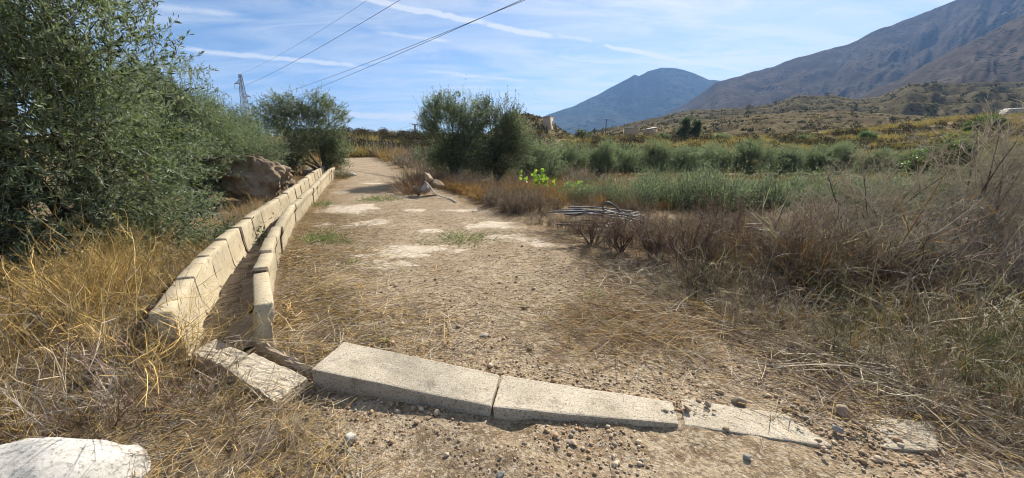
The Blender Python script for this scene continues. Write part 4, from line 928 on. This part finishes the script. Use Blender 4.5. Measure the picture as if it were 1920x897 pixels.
def scrub_hills():
    r_ = np.random.default_rng(306); S = Soup()
    for G, n, sz in zip(HILLS, (2600, 2600, 300), (3.0, 1.6, 1.2)):
        nv, nu, _ = G.shape; i = (r_.uniform(0, .66, n) * (nv - 1)).astype(int); j = r_.integers(0, nu - 1, n)
        c = G[i, j] + (G[i + 1, j + 1] - G[i, j]) * r_.uniform(0, 1, (n, 1)); k = 14
        ok = vnoise(c[:, 0] / (8 * sz), c[:, 1] / (8 * sz), 95) > .35; c = c[ok]; n = len(c)
        rad = sz * r_.lognormal(-.5, .45, n)
        P = np.repeat(c, k, 0) + rvec(n * k, r_) * np.repeat(rad, k)[:, None] * [.7, .7, .35] + [0, 0, .12 * sz]
        L = np.repeat(rad, k) * r_.uniform(.5, .9, n * k); col = np.repeat(pick([(.05, .055, .03), (.075, .07, .038), (.11, .09, .05), (.16, .125, .06)], n, r_), k, 0)
        leaves(S, P, nrmz(rvec(n * k, r_) + [0, 0, .5]), L, L * .6, col, r_)
    o = S.obj('hillside_scrub', M_NEEDLE); tag(o, 'dark low shrubs speckling the hills below the mountain', 'scrub', kind='stuff')
scrub_hills()

# --- bare tall shrubs
def bare_shrub(label, loc, hgt, wid, seed, cols, n1=7, leaf=0, dens=1.0, lean=(0, 0)):
    r_ = np.random.default_rng(seed); t = empty('bare_shrub', loc); tag(t, label, 'shrub', 'leafless grey shrubs in the thicket')
    S = Soup(); a = np.linspace(0, 6.28, n1, endpoint=False) + r_.uniform(-.4, .4, n1); q = r_.uniform(.35, 1, n1) * wid
    D = nrmz(np.stack([np.cos(a) * q + lean[0], np.sin(a) * q * .8 + lean[1], np.full(n1, hgt)], 1)); P = np.zeros((n1, 3)) + [0, 0, -.05] + r_.normal(0, .05, (n1, 3)) * [1, 1, 0]
    c = pick([(.12, .095, .08), (.15, .12, .10)], n1, r_); s = tubes(S, P, D, hgt * r_.uniform(.75, 1.05, n1), .016, .16 * r_.normal(size=(n1, 3)), 6, 5, c, .7)
    k = 9; n2 = n1 * k; i = np.repeat(np.arange(n1), k); b, T = s(i, r_.uniform(.2, .97, n2)); D2 = nrmz(T * .6 + .75 * rvec(n2, r_) + [0, 0, .35])
    s2 = tubes(S, b, D2, hgt * .48 * r_.uniform(.5, 1.1, n2), .0065, .2 * r_.normal(size=(n2, 3)), 4, 3, pick(cols, n2, r_), .6)
    S.obj('branches', M_BARK, t); F = Soup()
    k = int(12 * dens); n3 = n2 * k; i = np.repeat(np.arange(n2), k); b, T = s2(i, r_.uniform(.15, 1, n3)); D3 = nrmz(T * .55 + .8 * rvec(n3, r_) + [0, 0, .2])
    s3 = tubes(F, b, D3, hgt * .17 * r_.uniform(.4, 1.2, n3), .0028, .25 * r_.normal(size=(n3, 3)), 2, 2, pick(cols, n3, r_), .5)
    k = 5; n4 = n3 * k; i = np.repeat(np.arange(n3), k); b, T = s3(i, r_.uniform(.2, 1, n4)); D4 = nrmz(T * .5 + .9 * rvec(n4, r_))
    tubes(F, b, D4, hgt * .055 * r_.uniform(.4, 1.2, n4), .0017, .1 * r_.normal(size=(n4, 3)), 1, 2, pick(cols, n4, r_), .3)
    if leaf:
        e = r_.integers(0, n4, leaf); sz = .022 * r_.uniform(.6, 1.3, leaf); leaves(F, b[e], D4[e], sz, sz * .35, pick([(.13, .14, .09), (.17, .17, .12)], leaf, r_), r_)
    F.obj('twigs', M_TWIG, t); return t
C_TW = [(.36, .30, .245), (.43, .365, .30), (.30, .245, .205), (.37, .285, .22)]
bare_shrub('bare grey branched shrub rising over the reddish scrub', tuple(at(1628, 6.0)), 1.5, .85, 501, C_TW, 8)
bare_shrub('tallest bare twiggy shrub, thick with fine purple grey twigs', tuple(at(1790, 5.3)), 1.95, .75, 502, C_TW, 8, 2500, 1.1, (.35, 0))
bare_shrub('leaning twiggy shrub with tiny grey leaves at the picture edge', tuple(at(1905, 4.7)), 1.35, .95, 503, C_GREY + C_TW[:1], 8, 6000, 1.0, (-.1, .2))
bare_shrub('low bare shrub between the two taller bare shrubs', tuple(at(1700, 4.6)), .95, .95, 504, C_TW, 7, 900)
bare_shrub('wispy bare shrub in the reddish scrub before the young olives', tuple(at(1500, 6.6)), .98, .9, 505, C_TW, 7, 400, .8)

bare_shrub('grey bare shrub nearest the bleached weeds', tuple(at(1560, 5.0)), .92, .9, 506, C_TW, 8, 300)
bare_shrub('bushy bare shrub behind the low bare shrub', tuple(at(1665, 5.4)), 1.15, .9, 507, C_TW + C_GREY, 8, 500)
bare_shrub('bare shrub behind the tallest twiggy shrub', tuple(at(1860, 6.2)), 1.8, .9, 508, C_TW, 8, 1500)

SPT = [(1110, 6.9), (1165, 6.3), (1225, 5.9), (1285, 5.3), (1345, 5.9), (1410, 5.1), (1475, 5.6), (1350, 7.0), (1480, 4.5), (1565, 6.4)]
for k, (px, Y) in enumerate(SPT):
    bare_shrub(f'{ORD[k]} reddish twiggy bush counted from the pipe heap along the thicket', tuple(at(px, Y)), min(.82, (CAMH - 98 / 700 * Y) * 1.0), .62, 520 + k, [C_RED, C_RED[:3], C_RED + C_TW[2:3]][k % 3], 9, 0, .8)['group'] = 'reddish twiggy bushes in the thicket'

# --- individual small plants
def tuft_plant(name, label, loc, hgt, spread, n, cols, seed, mat, wd=.004, cat='plant', seg=3, leafy=0, group=None):
    r_ = np.random.default_rng(seed); S = Soup(); P = r_.normal(0, spread * .4, (n, 3)) * [1, 1, 0] + [0, 0, -.01]
    D = nrmz(np.stack([P[:, 0], P[:, 1], np.full(n, hgt * .9)], 1) * [1.4, 1.4, 1] + .25 * hgt * r_.normal(size=(n, 3)))
    c = pick(cols, n, r_); s = tubes(S, P, D, hgt * r_.uniform(.5, 1.15, n), wd, .3 * r_.normal(size=(n, 3)), seg, 2, c, .7)
    if leafy:
        m = n * leafy; i = np.repeat(np.arange(n), leafy); b, T = s(i, r_.uniform(.2, 1, m)); sz = hgt * .16 * r_.uniform(.6, 1.3, m); leaves(S, b, nrmz(T * .5 + .9 * rvec(m, r_)), sz, sz * .45, c[i], r_)
    o = S.obj(name, mat); o.location = loc; return tag(o, label, cat, group)
C_GN = [(.16, .20, .075), (.20, .235, .10), (.12, .16, .06), (.25, .25, .12)]
for k, (px, py, hg, sp, n, lab) in enumerate(((604, 452, .22, .38, 240, 'feathery green tuft on the track close to the channel'), (865, 445, .16, .95, 620, 'wide patch of low green weeds in the middle of the track'), (658, 496, .10, .12, 90, 'small green tuft on the pale worn patch'),
                                              (718, 648, .08, .06, 26, 'tiny bright green sprout behind the raised slab'), (640, 458, .14, .2, 90, 'thin green weed beside the feathery tuft'), (716, 375, .2, .8, 260, 'faint greenish weeds further up the track'),
                                              (1140, 605, .10, .16, 60, 'small green sprig in the combed straw'), (1112, 560, .12, .12, 40, 'upright sprig at the bend of the straw edge'), (1450, 580, .16, .2, 120, 'dark green herb at the foot of the bleached weeds'),
                                              (1568, 622, .14, .1, 60, 'little leafy green plant under the bleached weeds'), (1385, 540, .14, .12, 60, 'pale green shoot in the reddish scrub edge'), (605, 385, .2, .4, 160, 'greenish grass by the channel foot further up'))):
    tuft_plant('green_weed', lab, tuple(gnd(px, py)), hg, sp, n, C_GN, 600 + k, M_GREEN, .004, 'weed', 3, 5)
tuft_plant('grey_shrub', 'soft grey green shrublet between boulder and channel', tuple(at(428, 6.9)), .42, .5, 420, [(.12, .14, .09), (.16, .175, .115), (.09, .11, .07)], 620, M_GREEN, .004, 'shrub', 3, 7)
q = at(446, 12.9); tuft_plant('dry_bush', 'pinkish brown dry bush crowning the brown boulder', (q[0], q[1], 1.45), .6, .7, 520, C_RED + C_GREY, 621, M_DRY, .005, 'bush', 3, 0)
tuft_plant('dry_bush', 'straw bush at the far end of the channel', tuple(at(640, 19.3)), .5, .45, 260, [(.22, .17, .09), (.18, .16, .08)], 622, M_DRY, .008, 'bush')
for k, (px, Y) in enumerate(((775, 13.6), (770, 15.5), (790, 16.5))):
    tuft_plant('dry_bush', ['russet bush hugging the rock pile', 'russet bush at the track edge past the rock pile', 'taller russet bush before the upright olive'][k], tuple(at(px, Y)), .62 + .1 * k, .6, 420, C_RED + C_ORNG, 625 + k, M_DRY, .007, 'bush', 3)

# ------------------------------------------------------------------ hoses and pipes
def tube_obj(name, pts, rad, mat, label, cat, group=None, sides=8, closed=False, parent=None):
    cu = bpy.data.curves.new(name, 'CURVE'); cu.dimensions = '3D'; cu.bevel_depth = rad; cu.bevel_resolution = 2; cu.resolution_u = 5
    sp = cu.splines.new('POLY' if len(pts) == 2 else 'NURBS'); sp.points.add(len(pts) - 1)
    for k, p_ in enumerate(pts): sp.points[k].co = (*[float(v) for v in p_], 1)
    if len(pts) > 2: sp.order_u = min(4, len(pts)); sp.use_endpoint_u = True
    cu.use_fill_caps = True
    tmp = bpy.data.objects.new('tmp', cu); COL.objects.link(tmp); dg = bpy.context.evaluated_depsgraph_get(); me = bpy.data.meshes.new_from_object(tmp.evaluated_get(dg)); bpy.data.objects.remove(tmp); bpy.data.curves.remove(cu)
    me.name = name; me.materials.clear(); me.materials.append(mat)
    o = link(bpy.data.objects.new(name, me), parent)
    return tag(o, label, cat, group) if label else o
hp = [ray(796, 341, 13.1), ray(800, 342, 12.85), ray(806, 350, 12.75), ray(813, 360, 12.7), ray(822, 367, 12.6), gnd(834, 371, .03), gnd(846, 374, .03), gnd(856, 380, .03)]
tube_obj('hose', hp, .02, M_HOSE, 'white hose curling down from the rock pile onto the track', 'hose')
r_ = np.random.default_rng(700); cpt = at(1120, 8.3)
for k in range(26):
    a = r_.normal(-.10, .10); L = r_.uniform(1.0, 1.9); c = cpt + [r_.uniform(-.35, .55), r_.uniform(-.38, .30), 0]; zt = .04 + .40 * r_.uniform(0, 1) ** .8 * (1 - .4 * abs(c[0] - cpt[0] - .1))
    pts = []
    for t in np.linspace(-.5, .5, 6):
        pts.append([c[0] + math.cos(a) * L * t, c[1] + math.sin(a) * L * t + .03 * r_.normal(), cpt[2] + zt + .10 * (.25 - t * t) * 2 - .10 * t + .015 * r_.normal()])
    tube_obj('irrigation_pipe', pts, r_.uniform(.009, .016), M_PIPE, 'thin grey irrigation pipe in the heap dumped in the scrub', 'pipe', 'old irrigation pipes heaped in the scrub')
lp = [ray(px, py, 8.25) for px, py in ((1128, 392), (1132, 380), (1142, 379), (1152, 386), (1162, 396), (1172, 402), (1182, 408), (1196, 412), (1215, 418), (1240, 428))]
tube_obj('looped_pipe', [ray(1150, 398, 8.3), ray(1134, 396, 8.28)] + lp, .02, M_PIPE, 'thick black pipe end rising in a loop above the pipe heap', 'pipe')

# ------------------------------------------------------------------ pylon, poles, wires
def bars(S, segs, rad): 
    segs = np.array(segs, float); d = segs[:, 1] - segs[:, 0]; L = np.linalg.norm(d, axis=1); tubes(S, segs[:, 0], nrmz(d), L, rad, np.zeros((len(d), 3)), 1, 4, np.full((len(d), 3), .2), 0)
PB = at(467, 112); top = ray(458, 140, 112)[2]; PH = top - PB[2]
pyl = empty('pylon', tuple(PB), R(-20)); tag(pyl, 'lattice steel electricity pylon rising behind the olives', 'pylon')
W0, W1 = 1.05, .26
def cor(z, k): w = (W0 + (W1 - W0) * z / PH); return np.array([w * (1 if k in (0, 3) else -1), w * (1 if k < 2 else -1), z])
for k in range(4):
    S = Soup(); bars(S, [(cor(0, k), cor(PH, k))], .085); S.obj('leg', M_STEEL, pyl)
seg = []; nb = 14
for j in range(nb):
    z0, z1 = PH * j / nb, PH * (j + 1) / nb
    for k in range(4):
        k2 = (k + 1) % 4; seg += [(cor(z0, k), cor(z1, k2)), (cor(z0, k2), cor(z1, k)), (cor(z1, k), cor(z1, k2))]
S = Soup(); bars(S, seg, .04); S.obj('bracing', M_STEEL, pyl)
TIPS = []
for (z, sg, ln) in ((PH - 2.3, -1, 2.9), (PH - 6.0, 1, 2.9), (PH - 9.6, -1, 2.9)):
    tip = np.array([sg * ln, 0, z]); S = Soup(); w = .5
    bars(S, [((sg * w, -.4, z), tip), ((sg * w, .4, z), tip), ((sg * w, 0, z + 1.0), tip), ((sg * 1.3, 0, z), (sg * 1.3, 0, z + .65)), ((sg * 1.3, 0, z + .65), (sg * 2.0, 0, z))], .07); S.obj('cross_arm', M_STEEL, pyl)
    S = Soup(); bars(S, [(tip, tip - [0, 0, 1.3])], .05); S.obj('insulator', M_STEEL, pyl)
    c, s_ = math.cos(R(-20)), math.sin(R(-20)); q = tip - [0, 0, 1.6]; TIPS.append(np.array([PB[0] + c * q[0] - s_ * q[1], PB[1] + s_ * q[0] + c * q[1], PB[2] + q[2]]))
TIPS.append(np.array([PB[0], PB[1], top]))
WLAB = ['power line from the upper arm of the pylon', 'lower power line of the close parallel pair', 'upper power line of the close parallel pair', 'faint thin earth wire from the pylon top']
for (tipk, pxend, Yend, lab) in ((0, (755, -2), 44, 0), (1, (992, -2), 36, 1), (2, (985, -2), 36.6, 2), (3, (694, -2), 55, 3)):
    A = TIPS[tipk]; B = ray(pxend[0], pxend[1], Yend); E_ = A + (B - A) * 1.6; E_[2] = B[2] + (B[2] - A[2]) * .2 + 2.5
    pts = []
    for t in np.linspace(0, 1, 9):
        # parabola through A, B and beyond
        u_ = t * 1.7; P_ = A + (B - A) * u_; P_[2] += 2.6 * (u_ * (u_ - 1)) ; pts.append(P_)
    tube_obj('power_line', pts, 0.016 if lab == 3 else .025, M_WIRE, WLAB[lab], 'power line', 'wires of the overhead line')
def pole(label, px, pytop, Y, lattice=False):
    b = at(px, Y); tp = ray(px, pytop, Y)[2]; H_ = tp - b[2]; t = empty('utility_pole', tuple(b)); tag(t, label, 'utility pole')
    S = Soup(); w = .22
    if lattice:
        bars(S, [((sx * w, sy * w, -.3), (sx * w * .5, sy * w * .5, H_)) for sx in (-1, 1) for sy in (-1, 1)] + [((-w, -w, H_ * j / 9), (w * .8, -w, H_ * (j + 1) / 9)) for j in range(9)] + [((w, -w, H_ * j / 9), (-w * .8, -w, H_ * (j + 1) / 9)) for j in range(9)], .06)
    else: tubes(S, np.array([[0, 0, -.3]]), np.array([[0, 0, 1.]]), [H_ + .3], [.14], np.zeros((1, 3)), 3, 8, np.full((1, 3), .2), .3)
    S.obj('mast', M_STEEL if lattice else M_WOODP, t); S = Soup(); bars(S, [((-.7, 0, H_ - .1), (.7, 0, H_ - .1))], .07); S.obj('cross_arm', M_STEEL, t)
    return np.array([b[0], b[1], tp])
pt = pole('small lattice pole on the skyline over the track', 779, 233, 95, True)
p2 = pole('dark wooden pole near the lone dark bush', 1135, 223, 96)
def wire(A, B, sag, lab, rad=.02):
    tube_obj('power_line', [A + (B - A) * t - np.array([0, 0, sag * 4 * t * (1 - t)]) for t in np.linspace(0, 1, 7)], rad, M_WIRE, lab, 'power line')
wire(pt, ray(655, 256, 80), .6, 'wire from the skyline pole dipping towards the track'); wire(pt, ray(880, 252, 130), .8, 'wire from the skyline pole running behind the upright olive')
wire(p2, ray(1030, 246, 110), .5, 'wire from the wooden pole towards the sand coloured building'); wire(p2, ray(1230, 252, 120), .5, 'wire from the wooden pole towards the pines')

# ------------------------------------------------------------------ far buildings
def box(S, x0, x1, y0, y1, z0, z1):
    V = [(x, y, z) for z in (z0, z1) for y in (y0, y1) for x in (x0, x1)]; S.add(np.array(V), [(0, 2, 3, 1), (4, 5, 7, 6), (0, 1, 5, 4), (1, 3, 7, 5), (3, 2, 6, 7), (2, 0, 4, 6)])
q = ray(1033, 239, 137); W = (1042 - 1022) / 700 * 137; hh = (239 - 222) / 700 * 137
bl = empty('building', tuple(q), R(62)); tag(bl, 'small sand coloured block building on the hillock', 'building')
S = Soup(); box(S, -W / 2, W / 2, 0, 2.2, -3, hh); S.obj('wall', M_WALLP, bl); S = Soup(); box(S, -W / 2 - .15, W / 2 + .15, -.15, 2.35, hh + .003, hh + .2); S.obj('roof', M_WALLP, bl)
S = Soup(); box(S, W / 2 - .9, W / 2 - .3, -.04, -.003, .6, hh * .7); S.obj('door', M_WOODP, bl)
q = ray(1908, 206, 112); bl = empty('greenhouse', tuple(q), R(-30)); tag(bl, 'long white low greenhouse at the edge of the terraces', 'greenhouse')
S = Soup(); box(S, -1, 12, 0, 6, -2, .3); S.obj('wall', M_WHITE, bl); S = Soup(); S.add(np.array([(-1.3, -.3, .303), (12.3, -.3, .303), (12.3, 6.3, .303), (-1.3, 6.3, .303), (-1.3, 3, .7), (12.3, 3, .7)]), [(0, 1, 5, 4), (2, 3, 4, 5)], [(0, 4, 3), (1, 2, 5)]); S.obj('roof', M_WHITE, bl)
q = ray(1225, 244, 100); bl = empty('shed', tuple(q), R(25)); tag(bl, 'tiny white sloping shed roof beside the pines', 'shed')
S = Soup(); box(S, -1.4, 1.4, 0, 2, -1.5, .2); S.obj('wall', M_WALLP, bl); S = Soup(); S.add(np.array([(-1.6, -.2, .21), (1.6, -.2, .8), (1.6, 2.2, .8), (-1.6, 2.2, .21), (-1.6, -.2, .11), (1.6, -.2, .7), (1.6, 2.2, .7), (-1.6, 2.2, .11)]), [(0, 1, 2, 3), (4, 7, 6, 5), (0, 4, 5, 1), (1, 5, 6, 2), (2, 6, 7, 3), (3, 7, 4, 0)]); S.obj('roof', M_WHITE, bl)
q = ray(1184, 247, 104); bl = empty('shed', tuple(q), R(-10)); tag(bl, 'low pinkish block shed near the wooden pole', 'shed')
S = Soup(); box(S, -1.8, 1.8, 0, 3, -2, .9); S.obj('wall', M_WALLP, bl); S = Soup(); box(S, -1.9, 1.9, -.1, 3.1, .903, 1.05); S.obj('roof', M_WHITE, bl)

# ------------------------------------------------------------------ haze
def haze():
    m = bpy.data.materials.new('haze'); m.use_nodes = True; t = m.node_tree; t.nodes.clear(); N = NT(t)
    out = N.n('ShaderNodeOutputMaterial'); v = N.n('ShaderNodeVolumePrincipled'); v.inputs['Color'].default_value = (.27, .52, 1.0, 1); v.inputs['Density'].default_value = 5.2e-5; v.inputs['Anisotropy'].default_value = .25
    t.links.new(v.outputs[0], out.inputs['Volume'])
    S = Soup(); box(S, -9600, 9600, -9600, 9600, -6, 1900); o = S.obj('haze', m); tag(o, 'thin blue air haze', 'haze', kind='stuff')
haze()
